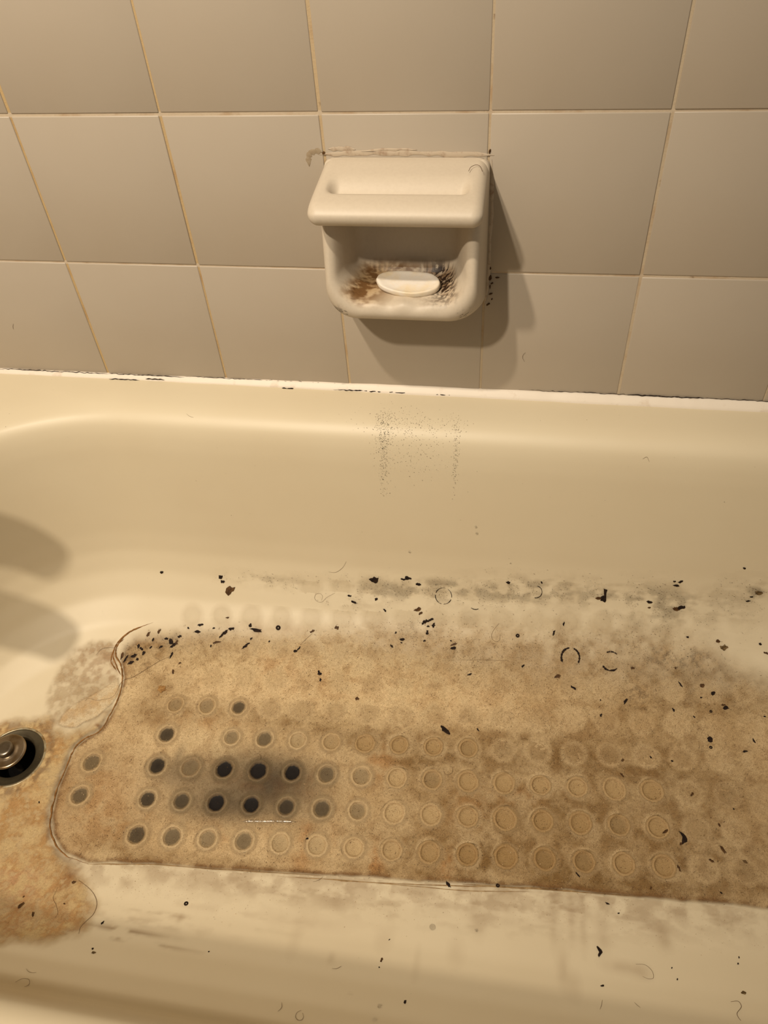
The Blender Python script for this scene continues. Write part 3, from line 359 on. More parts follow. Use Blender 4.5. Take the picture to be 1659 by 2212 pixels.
# ---------------------------------------------------------------- drain
def lathe(prof, seg=64, centre=(0,0), cap=True):
    rings = [[(centre[0]+r*math.cos(a), centre[1]+r*math.sin(a), z) for a in np.linspace(0,2*math.pi,seg,endpoint=False)] for r,z in prof]
    return loft(rings, False, cap)
drain = tag(empty('tub_drain', (DRAIN[0],DRAIN[1],-.608)), 'round metal tub drain with raised stopper at left edge of tub floor', 'drain')
V,F = lathe([(.0392,.0002),(.0390,.0008),(.0382,.0011),(.0370,.0011),(.0364,.0004)], cap=False); link('rim_ring', mesh_from('rim_ring',V,F), flat_mat('scaled_rim', lin(178,168,140), .35, .3, lin(140,112,70), 200), drain)['label'] = 'limescaled outer rim ring'
V,F = lathe([(.0366,.0006),(.0358,.0008),(.0348,.0004),(.0310,-.0002),(.0270,-.0008),(.0252,-.0020),(.0247,-.0300)], cap=False); link('flange', mesh_from('flange',V,F), MAT_DARKMETAL, drain)['label'] = 'dark tarnished flange'
V,F = lathe([(.0250,-.004),(.0246,-.034),(.002,-.034)]); link('drain_throat', mesh_from('drain_throat',V,F), MAT_HOLE, drain)
V,F = lathe([(.0040,-.0330),(.0042,.0010),(.0150,.0045),(.0200,.0072),(.0222,.0092),(.0228,.0108),(.0222,.0122),(.0200,.0128),(.0160,.0124),(.0125,.0130),(.0112,.0135)])
sp = link('stopper', mesh_from('stopper',V,F), flat_mat('worn_chrome', lin(176,160,138), .25, .9, lin(140,118,88), 60), drain); sp.location = (-.0020,-.0005,.0035)
V,F = lathe([(.0098,.0128),(.0099,.0180),(.0096,.0196),(.0088,.0203),(.0060,.0206),(.0010,.0207)])
link('knob', mesh_from('knob',V,F), MAT_STEEL, sp)

# ---------------------------------------------------------------- tub spout on the end wall (its shadow falls on the left of the tub)
spout = tag(empty('tub_spout', (-.262,-.356,-.16)), 'chrome tub spout on the end wall above the drain', 'spout')
path = catmull([(0,0,0),(.04,0,.0),(.085,0,-.002),(.14,0,-.008),(.165,0,-.030)], 6)
V,F = tube(path, np.interp(np.linspace(0,1,len(path)),[0,.7,1],[.030,.028,.024]), 24)
link('spout_body', mesh_from('spout_body',V,F), MAT_STEEL, spout)
V,F = tube([(.088,0,.02),(.088,0,.036),(.088,0,.044)], [.004,.004,.007], 12); link('diverter_knob', mesh_from('diverter_knob',V,F), MAT_STEEL, spout)

# ---------------------------------------------------------------- soap dish
def outline(x0,x1,z0,z1,rt,rb,n=38,m=56):
    P = []
    for cx,cz,r,a in ((x1-rt,z1-rt,rt,0),(x0+rt,z1-rt,rt,1),(x0+rb,z0+rb,rb,2),(x1-rb,z0+rb,rb,3)):
        P.append([(cx+r*math.cos((a+k/(n-1))*math.pi/2), cz+r*math.sin((a+k/(n-1))*math.pi/2)) for k in range(n)])
    Q = []
    for c in range(4):
        Q += P[c]; a = P[c][-1]; b = P[(c+1)%4][0]
        Q += [(a[0]+(b[0]-a[0])*k/m, a[1]+(b[1]-a[1])*k/m) for k in range(1,m)]
    return np.array(Q)
def dish_mat():
    m, nt, b = new_mat('dish_ceramic')
    col = N(nt,'ShaderNodeAttribute', attribute_name='stain').outputs['Color']
    nt.links.new(mixrgb(nt, .10, col, ramp(nt, noise(nt,300,3), [(.3,(.6,.55,.5)),(.6,(1,1,1))]), 'MULTIPLY'), b.inputs['Base Color'])
    b.inputs['Roughness'].default_value = .50
    bump(nt, b, noise(nt, 500, 2), .04, .0008)
    return m
MAT_DISH = dish_mat()
C_DISH = np.array(lin(220,207,187)[:3])
dish = tag(empty('soap_dish', (.3816,0,-.115)), 'cream ceramic wall soap dish with grab bar and mouldy tray', 'soap dish')
def dish_body():
    K = [ # depth, x0, x1, z0, top radius, bottom radius
        (.000,.3043,.4590,-.1905,.006,.014),(.010,.3046,.4588,-.1893,.008,.018),(.030,.3056,.4580,-.1825,.010,.024),(.050,.3070,.4566,-.1730,.012,.028),
        (.0600,.3085,.4550,-.1668,.014,.031),(.0650,.3118,.4518,-.1600,.014,.032),(.0655,.3160,.4475,-.1535,.014,.031),(.0620,.3205,.4432,-.1490,.014,.028),(.0520,.3250,.4390,-.1470,.014,.028),
        (.0380,.3290,.4350,-.1465,.014,.026),(.0240,.3330,.4310,-.1455,.014,.024),(.0165,.3390,.4250,-.1420,.014,.022),(.0140,.3480,.4160,-.1300,.014,.02),(.0135,.3600,.4030,-.0720,.006,.006)]
    rings = []
    for d,x0,x1,z0,rt,rb in K:
        o = outline(x0,x1,z0,-.040,rt,rb)
        if d > .012: o = np.c_[o[:,0], np.minimum(o[:,1], -.060)]
        rings.append(np.c_[o[:,0], np.full(len(o),d), o[:,1]])
    rings = np.array(rings); n = rings.shape[1]
    dense = catmull(rings.reshape(len(K),-1), 15).reshape(-1,n,3)
    depthf = .80+.34*np.clip((-dense[...,2]-.05)/.115,0,1)
    X,D,Z = dense[...,0].copy(), dense[...,1]*depthf, dense[...,2].copy()
    k = np.arange(len(dense))/15.
    lipw = np.exp(-((k-6.5)/1.3)**2)[:,None]*(Z < -.14)
    Z += lipw*.0018*np.cos((X-.384)*2*math.pi/.030)*np.clip(1-np.abs(X-.383)/.045,0,1)
    V = np.stack([X-.3816,-D,Z+.115],-1).reshape(-1,3)
    F = [(i*n+j, (i+1)*n+j, (i+1)*n+(j+1)%n, i*n+(j+1)%n) for i in range(len(dense)-1) for j in range(n)]
    m = mesh_from('dish_body', V, F+[tuple((len(dense)-1)*n+j for j in range(n))])
    x,d,z = X.ravel(),D.ravel(),Z.ravel(); kk = np.repeat(k,n)
    inner = sstep(5.6,7.0,kk)
    n1 = fbm(x,d*1.3-z,150,2,5); n2 = fbm(x,d*1.4+z*.6,420,5,4); n3 = fbm(x,d+z*2,700,9,3)
    g = lambda cx,cd,rx,rd: np.exp(-((x-cx)/rx)**2-((d-cd)/rd)**2)
    tray = sstep(-.128,-.144,z)*inner
    brown = tray*np.clip(1.25*g(.338,.050,.022,.026)+1.0*g(.345,.020,.03,.014)+.9*g(.420,.032,.024,.030)+.75*g(.375,.013,.04,.010)+.4*g(.36,.035,.03,.02),0,1.2)*sstep(.30,.62,n1)
    dark = tray*np.clip(1.5*g(.425,.040,.016,.024)+1.0*g(.415,.017,.018,.010)+.6*g(.350,.014,.018,.008)+.5*g(.332,.058,.008,.010),0,1.5)*sstep(.47,.57,n2)
    tan = tray*np.clip(g(.340,.045,.025,.03)+.8*g(.432,.03,.014,.03)+.7*g(.36,.02,.03,.02),0,1)*.8
    edge = np.exp(-((z+.160)/.006)**2)*((x>.436)|(x<.329))*sstep(.5,.6,n2)*(kk>3.5)*(kk<7)
    c = np.tile(C_DISH,(len(x),1))
    for w,rgb in ((tan,(205,168,112)),(brown,(128,92,54)),(dark+.8*edge,(50,30,15))):
        w = np.clip(w,0,1)[:,None]; c = c*(1-w)+np.array(lin(*rgb)[:3])*w
    set_color(m,'stain',c)
    return link('dish_body', m, MAT_DISH, dish)
dish_body()
def grab_bar():
    sec = catmull([(0,-.0385),(.012,-.0388),(.030,-.0408),(.050,-.0430),(.068,-.0452),(.080,-.0478),(.0872,-.0535),(.0868,-.0605),(.0810,-.0660),(.0700,-.0685),(.050,-.0705),(.030,-.0745),(.012,-.081),(0,-.084)], 9)
    xs_ = []; R = .010
    for t in np.linspace(0,math.pi/2,12): xs_.append((.3040+R*(1-math.sin(t+0)) if 0 else .3052+R-R*math.cos(math.pi/2-t), R-R*math.sin(t)))
    left = [(.3040+R-R*math.cos(t), R-R*math.sin(t)) for t in np.linspace(0,math.pi/2,12)]
    mid = [(x,0) for x in np.linspace(.3040+R,.4585-R,110)[1:-1]]
    right = [(.4585-R+R*math.cos(t), R-R*math.sin(t)) for t in np.linspace(math.pi/2,0,12)]
    rings = []
    cd,cz = .040,-.057
    for x,ins in left+mid+right:
        d = np.where(sec[:,0]>cd, cd+(sec[:,0]-cd)*(1-ins/.047), sec[:,0]); 
        z = cz+(sec[:,1]-cz)*(1-ins/.0155)
        top = sstep(-.055,-.047,sec[:,1])
        u = sstep(.316,.327,x)*(1-sstep(.436,.447,x))
        gd = np.where(d < .053, np.exp(-((d-.053)/.0115)**2), np.exp(-((d-.053)/.0062)**2))
        z = z-.0105*u*gd*top
        rings.append(np.c_[np.full(len(d),x-.3816),-d,z+.115])
    V,F = loft([list(map(tuple,r)) for r in rings],True,True)
    m = mesh_from('grab_bar',V,F); set_color(m,'stain',np.tile(C_DISH,(len(V),1)))
    return link('grab_bar', m, MAT_DISH, dish)
grab_bar()
# smeared caulk around the plate
def smear_mat():
    m, nt, b = new_mat('dirty_caulk')
    c = mixrgb(nt, ramp(nt, noise(nt,120,5,.65), [(.48,(0,0,0)),(.74,(.8,.8,.8))]), lin(206,190,168), lin(150,116,88))
    nt.links.new(c, b.inputs['Base Color']); b.inputs['Roughness'].default_value = .7; return m
MAT_SMEAR = smear_mat()
def strip(pts, w, name, seed, mat, thick=.0006):
    P = catmull(pts, 14); rings = []
    T_ = np.gradient(P,axis=0); T_ /= np.linalg.norm(T_,axis=1,keepdims=True)
    for i,(p,t) in enumerate(zip(P,T_)):
        nrm = np.array((-t[1],t[0])); e = min(1,i/5,(len(P)-1-i)/5)+.05
        a = w*e*(.5+1.0*vnoise(i*.013,0,30,seed)); b = w*e*(.5+1.0*vnoise(i*.013,5,30,seed+2))
        q = [p+nrm*a, p+nrm*a*.5, p-nrm*b*.5, p-nrm*b]; h = [0,thick,thick,0]
        rings.append([(v[0]-.3816,-hh-.0002,v[1]+.115) for v,hh in zip(q,h)])
    V,F = loft(rings, cyclic=False)
    return link(name, mesh_from(name,V,[f[::-1] for f in F]), mat, dish)
strip([(.300,-.0360),(.34,-.0345),(.38,-.0350),(.42,-.0355),(.462,-.0365)],   .0020, 'caulk_smear', 1, MAT_SMEAR, .0003)
strip([(.460,-.040),(.4615,-.08),(.4612,-.12),(.4605,-.16),(.458,-.188)], .0016, 'caulk_smear', 5, MAT_SMEAR, .0004)
strip([(.3035,-.034),(.295,-.0335),(.290,-.038),(.289,-.047)], .0022, 'caulk_smear', 9, flat_mat('grey_smear', lin(168,150,124), .6, 0, lin(180,164,140)), .0003)
strip([(.309,-.031),(.322,-.0305),(.335,-.0315)], .0018, 'caulk_smear', 12, MAT_SMEAR, .0003)
strip([(.34,-.0335),(.37,-.0315),(.392,-.0318)], .0012, 'caulk_smear', 15, MAT_SMEAR, .0003)
def dish_speck(x,z,s,seed,elong=1.6,ang=0):
    P = random.Random(seed); n = 8
    ring = [(s*elong*math.cos(2*math.pi*k/n)*P.uniform(.5,1), s*math.sin(2*math.pi*k/n)*P.uniform(.5,1)) for k in range(n)]
    V = []
    for h,f in ((.0,1),(.0006,.7)):
        V += [(x-.3816+f*(a*math.cos(ang)-b*math.sin(ang)), -h-.0003, z+.115+f*(a*math.sin(ang)+b*math.cos(ang))) for a,b in ring]
    F = [(k,(k+1)%n,n+(k+1)%n,n+k) for k in range(n)]+[tuple(range(n,2*n))]
    link('mould_spot', mesh_from('mould_spot',V,F,False), MAT_BROWN, dish)
for k,(x,z,s,e,a) in enumerate(((.4628,-.158,.0022,1.8,1.4),(.4650,-.164,.0012,2,.6),(.4640,-.176,.0014,1.8,.5),(.4655,-.182,.0011,1.5,.9),(.4622,-.188,.0016,2,.8),(.4632,-.168,.0009,3,1.5),(.470,-.1575,.0011,2.6,.1),(.4628,-.1475,.0010,3,1.5),(.3045,-.0345,.0018,1.4,.9),(.458,-.033,.0014,2,1.3))):
    dish_speck(x,z,s,k,e,a)

# ---------------------------------------------------------------- sliver of soap on the tray
def soap():
    rim = [(-.034,.001),(-.0325,.007),(-.027,.0125),(-.016,.016),(-.004,.0172),(.010,.0172),(.022,.0165),(.030,.0125),(.0345,.006),(.0350,-.001),(.031,-.0085),(.020,-.0145),(.010,-.0172),(.002,-.0176),(-.008,-.0166),(-.020,-.0130),(-.029,-.0075)]
    R = catmull(rim+[rim[0]],3)[:-1]; r = random.Random(3)
    rings = []
    for f,h in ((.90,-.0030),(.985,-.0022),(1.0,.0),(.985,.0022),(.97,.0032),(.93,.0036),(.84,.0028),(.6,.0018),(.3,.0016),(.05,.0016)):
        rings.append([(x*f*.92,y*f*.82,h+(.0006*(r.random()-.5) if f>.8 else 0)-.0008*(y<0)*abs(y/.017)*f) for x,y in R])
    V,F = loft(rings,True,True)
    m = mesh_from('soap',V,F)
    mt, nt, b = new_mat('dry_soap')
    c = mixrgb(nt, ramp(nt, noise(nt,40,4), [(.45,(0,0,0)),(.65,(1,1,1))]), lin(252,244,232), lin(250,232,200))
    sep = nt.nodes.new('ShaderNodeSeparateXYZ'); nt.links.new(N(nt,'ShaderNodeTexCoord').outputs['Object'], sep.inputs[0])
    low = ramp(nt, N(nt,'ShaderNodeMapRange').outputs[0], [(0,(1,1,1)),(1,(0,0,0))])
    mr = low.node.inputs[0].links[0].from_node; mr.inputs['From Min'].default_value = -.0050; mr.inputs['From Max'].default_value = -.0028; nt.links.new(sep.outputs[2], mr.inputs['Value'])
    c = mixrgb(nt, low, c, lin(206,140,84))
    nt.links.new(c, b.inputs['Base Color']); b.inputs['Roughness'].default_value = .55
    b.inputs['Subsurface Weight'].default_value = .15; b.inputs['Subsurface Radius'].default_value = (.004,.003,.002)
    bump(nt, b, noise(nt,220,3), .25, .001)
    o = link('soap_sliver', m, mt); o.location = (.3850,-.0465,-.1408); o.rotation_euler = (math.radians(16),math.radians(1.5),math.radians(-3))
    return tag(o, 'dried white sliver of soap on the soap dish tray', 'soap')
soap()

# ---------------------------------------------------------------- dried scum on the tub floor
def seg_sd(x, y, poly):
    """signed distance, positive inside the closed polygon"""
    P = np.array(poly); Q = np.roll(P,-1,axis=0); d = np.full(len(x),9.); ins = np.zeros(len(x),bool)
    for a,b in zip(P,Q):
        e = b-a; t = np.clip(((x-a[0])*e[0]+(y-a[1])*e[1])/(e@e+1e-12),0,1)
        d = np.minimum(d, np.hypot(x-a[0]-t*e[0], y-a[1]-t*e[1]))
        c = ((a[1] > y) != (b[1] > y)); xi = a[0]+(y-a[1])*e[0]/(e[1] if abs(e[1])>1e-12 else 1e-12); ins ^= c & (x < xi)
    return np.where(ins,d,-d)
def line_d(x, y, pts):
    P = np.array(pts); d = np.full(len(x),9.)
    for a,b in zip(P[:-1],P[1:]):
        e = b-a; t = np.clip(((x-a[0])*e[0]+(y-a[1])*e[1])/(e@e+1e-12),0,1); d = np.minimum(d, np.hypot(x-a[0]-t*e[0], y-a[1]-t*e[1]))
    return d
def blob(x, y, key):
    s = np.zeros(len(x))
    for cx,cy,rx,ry,a in BLOBS[key]: s = s+a*np.exp(-(((x-cx)/rx)**2+((y-cy)/ry)**2)*1.1)
    return s
PITCH, ANG, ORG = .0407, .0755, (.1156,-.4328)
def cup_xs(c, r): return (ORG[0]+PITCH*(c*math.cos(ANG)-r*math.sin(ANG)), ORG[1]+PITCH*(c*math.sin(ANG)+r*math.cos(ANG)))
CUPS = []
for r in range(0,9):
    for c in range(-3,22):
        if c == -1 or (c < 0 and (r,c) not in ((1,-2),(2,-2),(4,-1),(5,-1),(6,-1))): continue
        if r == 7 and c < 0 or r == 8 and c < 4: continue
        if (r,c) in ((3,1),(0,-2)): continue
        x,s = cup_xs(c,r)
        if x < .95: CUPS.append((c,r,x,s))
PITS = [(x,s) for c,r,x,s in CUPS if (r <= 2 and c <= 14) or (r == 3 and c <= 9) or DARK.get((c,r),0) > .3]
CX = np.array([(x,s) for c,r,x,s in CUPS])
FX = np.arange(-.150,1.035,.00135); FS = np.r_[np.arange(-.596,-.475,.0022), np.arange(-.475,-.020,.00135)]
GX,GS = np.meshgrid(FX,FS); gx,gs = GX.ravel(),GS.ravel(); gy = arc_to_y(gs)
gz = tub_z(gx,gy); gn = tub_normal(gx,gy)
crust_poly = CRUST_LEFT+CRUST_BOTTOM+CRUST_TOP
wob = .004*(fbm(gx,gs,45,1)-.5)
sd = seg_sd(gx+wob*.5,gs+wob,crust_poly)
sd_left = line_d(gx,gs,CRUST_LEFT[4:]+CRUST_BOTTOM); sd_top = line_d(gx,gs,CRUST_TOP+CRUST_LEFT[:4])
near_top = sstep(-.02,.04,sd_left-sd_top)
soft = .005+.036*near_top
n_big = fbm(gx,gs,22,4); n_mid = fbm(gx,gs,80,7,5); n_fine = fbm(gx,gs,260,12,4)
body = sstep(-.12,1.0,sd/soft)*sstep(1.03,.95,gx+.03*(n_mid-.5))
smears = blob(gx,gs,'smear')
dcup = np.full(len(gx),9.); 
for x,s in CX:
    m_ = (abs(gx-x)<.03)&(abs(gs-s)<.03); dcup[m_] = np.minimum(dcup[m_], np.hypot(gx[m_]-x, gs[m_]-s))
dpit = np.full(len(gx),9.)
for x,s in PITS:
    m_ = (abs(gx-x)<.02)&(abs(gs-s)<.02); dpit[m_] = np.minimum(dpit[m_], np.hypot(gx[m_]-x, gs[m_]-s))
between = sstep(.0115,.0185,dcup)
def mixc(c, w, rgb):
    w = np.clip(w,0,1)[:,None]; return c*(1-w)+np.array(lin(*rgb)[:3])*w
def film_object(name, keep, cover, colour, lift, mat):
    k2 = keep.reshape(GX.shape); q = k2[:-1,:-1]|k2[1:,:-1]|k2[:-1,1:]|k2[1:,1:]
    i,j = np.nonzero(q); w = GX.shape[1]
    quads = np.stack([i*w+j, i*w+j+1, (i+1)*w+j+1, (i+1)*w+j],1)
    used,inv = np.unique(quads, return_inverse=True); quads = inv.reshape(quads.shape)
    P = np.stack([gx,gy,gz],1)[used]+gn[used]*lift[used][:,None]
    m = mesh_quads(name, P, quads)
    set_color(m,'stain',colour[used]); set_float(m,'cover',np.clip(cover[used],0,1))
    return link(name, m, mat)
# --- crust
brown = blob(gx,gs,'brown'); orange = blob(gx,gs,'orange'); grey = blob(gx,gs,'grey'); mould = blob(gx,gs,'mould'); pale = blob(gx,gs,'pale')
lat = .30+.70*between
thick_right = sstep(.10,.45,gx)
c = np.tile(np.array(lin(244,217,172)[:3]),(len(gx),1))
c = mixc(c, .45*sstep(.25,-.02,gx)*sstep(-.30,-.40,gs), (196,162,116))
c = mixc(c, .5*sstep(.40,.68,n_big)*(.45+.55*thick_right), (208,174,124))
c = mixc(c, 1.02*(1-np.exp(-1.5*brown))*lat*(.50+.8*sstep(.20,.80,n_mid)), (138,106,54))
c = mixc(c, .95*orange*sstep(.25,.65,n_mid)*(.4+.6*between), (205,148,86))
c = mixc(c, .8*mould*sstep(.42,.60,n_fine)*sstep(.35,.6,n_mid), (58,42,28))
c = mixc(c, .9*pale*(1-.6*sstep(.45,.65,n_mid)), (252,228,182))
c = mixc(c, .30*sstep(.52,.72,n_mid)*body, (170,134,88))
halo = np.exp(-((dcup-.0125)/.003)**2)
c = mixc(c, .35*halo*sstep(-.15,-.3,gs), (226,202,160))
c = mixc(c, (1-np.exp(-1.55*grey))*.97*(.85+.4*(n_big-.35)), (48,38,27))
c = mixc(c, .85*np.exp(-((sd-.0035)/.0028)**2)*(1-near_top)*sstep(.25,.6,n_mid), (140,100,54))
smr = smears*sstep(.38,.62,.5*n_mid+.5*fbm(gx*.35,gs,120,21,4))*(1-body)
c = mixc(c, np.clip(smr*2,0,1), (132,112,78))
upper = sstep(-.225,-.125,gs)
cover = np.clip(body*(.84+.25*n_mid)*(1-upper*(.62-.75*(n_mid-.42))) + .40*smr, 0, 1)
calm = .12+.88*sstep(.0135,.020,dpit)
lift = .0004+body*(1-near_top*.6)*(.0010+calm*(.0012*(n_mid-.5)+.0007*(n_fine-.5))+.0006*sstep(.007,.002,sd)*(1-near_top))
hole = dpit < .0114
crust_all = ((body > .02)|(smr > .03))&(gs > -.50)
crust_region = crust_all&~hole
CRUST_LIFT = lift
crust = film_object('grime_crust', crust_region, cover, c, lift, MAT_FILM)
tag(crust, 'crust of brown scum with rows of round cup prints on the tub floor', 'grime')
# --- rust stain left of the crust
sdr = seg_sd(gx+wob*1.4,gs+wob*1.4,RUST); br = sstep(-.006,.016,sdr+.012*(fbm(gx,gs,70,51)-.5))*(sd < .007)
sds = seg_sd(gx+wob,gs+wob,SCUM); sdp = seg_sd(gx+wob*.5,gs+wob*.6,PEELED)
in_drain = np.hypot(gx-DRAIN[0],gs-DRAIN[1]) < .0388
n_r = fbm(gx,gs,55,31,5); n_r2 = fbm(gx,gs,160,37,4)
c2 = np.tile(np.array(lin(226,198,146)[:3]),(len(gx),1))
c2 = mixc(c2, .75*sstep(.42,.60,.5*n_r+.5*n_r2), (196,150,86))
c2 = mixc(c2, .85*blob(gx,gs,'rustdark')*sstep(.35,.6,n_r), (160,112,58))
c2 = mixc(c2, .7*blob(gx,gs,'rustred')*sstep(.3,.6,n_r2), (206,152,112))
c2 = mixc(c2, .7*sstep(.54,.68,n_r2), (232,204,152))
c2 = mixc(c2, .8*np.exp(-((np.hypot(gx-DRAIN[0],gs-DRAIN[1])-.045)/.006)**2)*sstep(.35,.6,n_r2), (150,112,66))
c2 = mixc(c2, .9*sstep(.008,.0,np.abs(sd+.001))*(gs<-.24), (104,70,30))
cov2 = br*(.70+.35*n_r)*(1-.25*sstep(.5,.7,n_r2))
rust = film_object('rust_stain', (br > .02)&~in_drain&(sdp < .001), cov2, c2, .0003+br*.0005*n_r, MAT_RUST)
tag(rust, 'mottled orange brown stain spread around and below the drain', 'stain')
# --- pale dry scum and the peeled white patch above the drain
bs = sstep(0,.012,sds)*(sd < .002)
c3 = np.tile(np.array(lin(222,200,164)[:3]),(len(gx),1)); c3 = mixc(c3, .7*sstep(.42,.62,n_r2), (190,152,106)); c3 = mixc(c3,.6*sstep(.52,.66,n_r2),(230,206,166))
c3 = mixc(c3, .75*np.exp(-(((gx-float(BLOBS['orange'][-2][0])+.005)/.03)**2+((gs-float(BLOBS['orange'][-2][1]))/.02)**2))*sstep(.3,.55,n_r2), (186,132,84))
scum = film_object('scum_haze', (bs > .03)&(sdp < .002)&(br < .5), bs*(.12+.24*sstep(.35,.70,n_r)+.22*sstep(.40,.66,n_r2)), c3, .00025+bs*.0004*n_r, MAT_FILM)
tag(scum, 'thin dirty soap scum haze on the tub above the drain', 'stain')
bp = sstep(-.001,.003,sdp)
c4 = np.tile(np.array(lin(234,216,182)[:3]),(len(gx),1)); c4 = mixc(c4, .6*sstep(.48,.62,n_r2), (208,178,132)); c4 = mixc(c4, .5*sstep(.5,.65,n_r), (196,160,112))
peel = film_object('scale_flake', bp > .05, bp*(.80+.3*n_r2), c4, .0005+bp*.0004*n_r2, MAT_RUST)
tag(peel, 'pale cream patch of peeling limescale between the drain and the crust', 'limescale')
# --- thin dried film and drip marks on the near slope
drip = blob(gx,gs,'drip'); nearf = blob(gx,gs,'nearfilm')
c5 = np.tile(np.array(lin(168,132,92)[:3]),(len(gx),1))
cov5 = np.clip(drip*.32*(.55+.8*n_mid)+nearf*.3*sstep(.42,.66,fbm(gx*.4,gs,150,41,4)),0,.8)*(1-body)+.20*sstep(.040,.0,-sd)*(sd < 0)*(gs < -.40)*(gx > .03)*sstep(.3,.65,n_mid)*(1-body)
near = film_object('drip_film', (cov5 > .015)&(sd < 0)&(gs > -.558)&(gs < -.42), cov5, c5, np.full(len(gx),.0003), MAT_NEAR)
tag(near, 'faint dried soap drip marks on the near slope below the crust', 'stain')

def at(x, y, h=0):
    """point at height h above the tub surface over (x, y), and the surface normal there"""
    z = float(tub_z(x,y)[0]); n = tub_normal(np.array([x]),np.array([y]))[0]
    return Vector((x,y,z))+Vector(n)*h, Vector(n)
def crust_h(x, y):
    s = y if y < -.275 else float(y_to_arc(y))
    i = int(np.clip(np.searchsorted(FS,s),0,len(FS)-1)); j = int(np.clip(np.searchsorted(FX,x),0,len(FX)-1))
    return float(CRUST_LIFT[i*len(FX)+j]) if crust_all[i*len(FX)+j] else .0002
def frame_on(o, x, y, h, ang=0):
    p,n = at(x,y,h); zax = n; xax = Vector((math.cos(ang),math.sin(ang),0)); xax = (xax-zax*xax.dot(zax)).normalized(); yax = zax.cross(xax)
    o.matrix_world = Matrix(((xax.x,yax.x,zax.x,p.x),(xax.y,yax.y,zax.y,p.y),(xax.z,yax.z,zax.z,p.z),(0,0,0,1)))

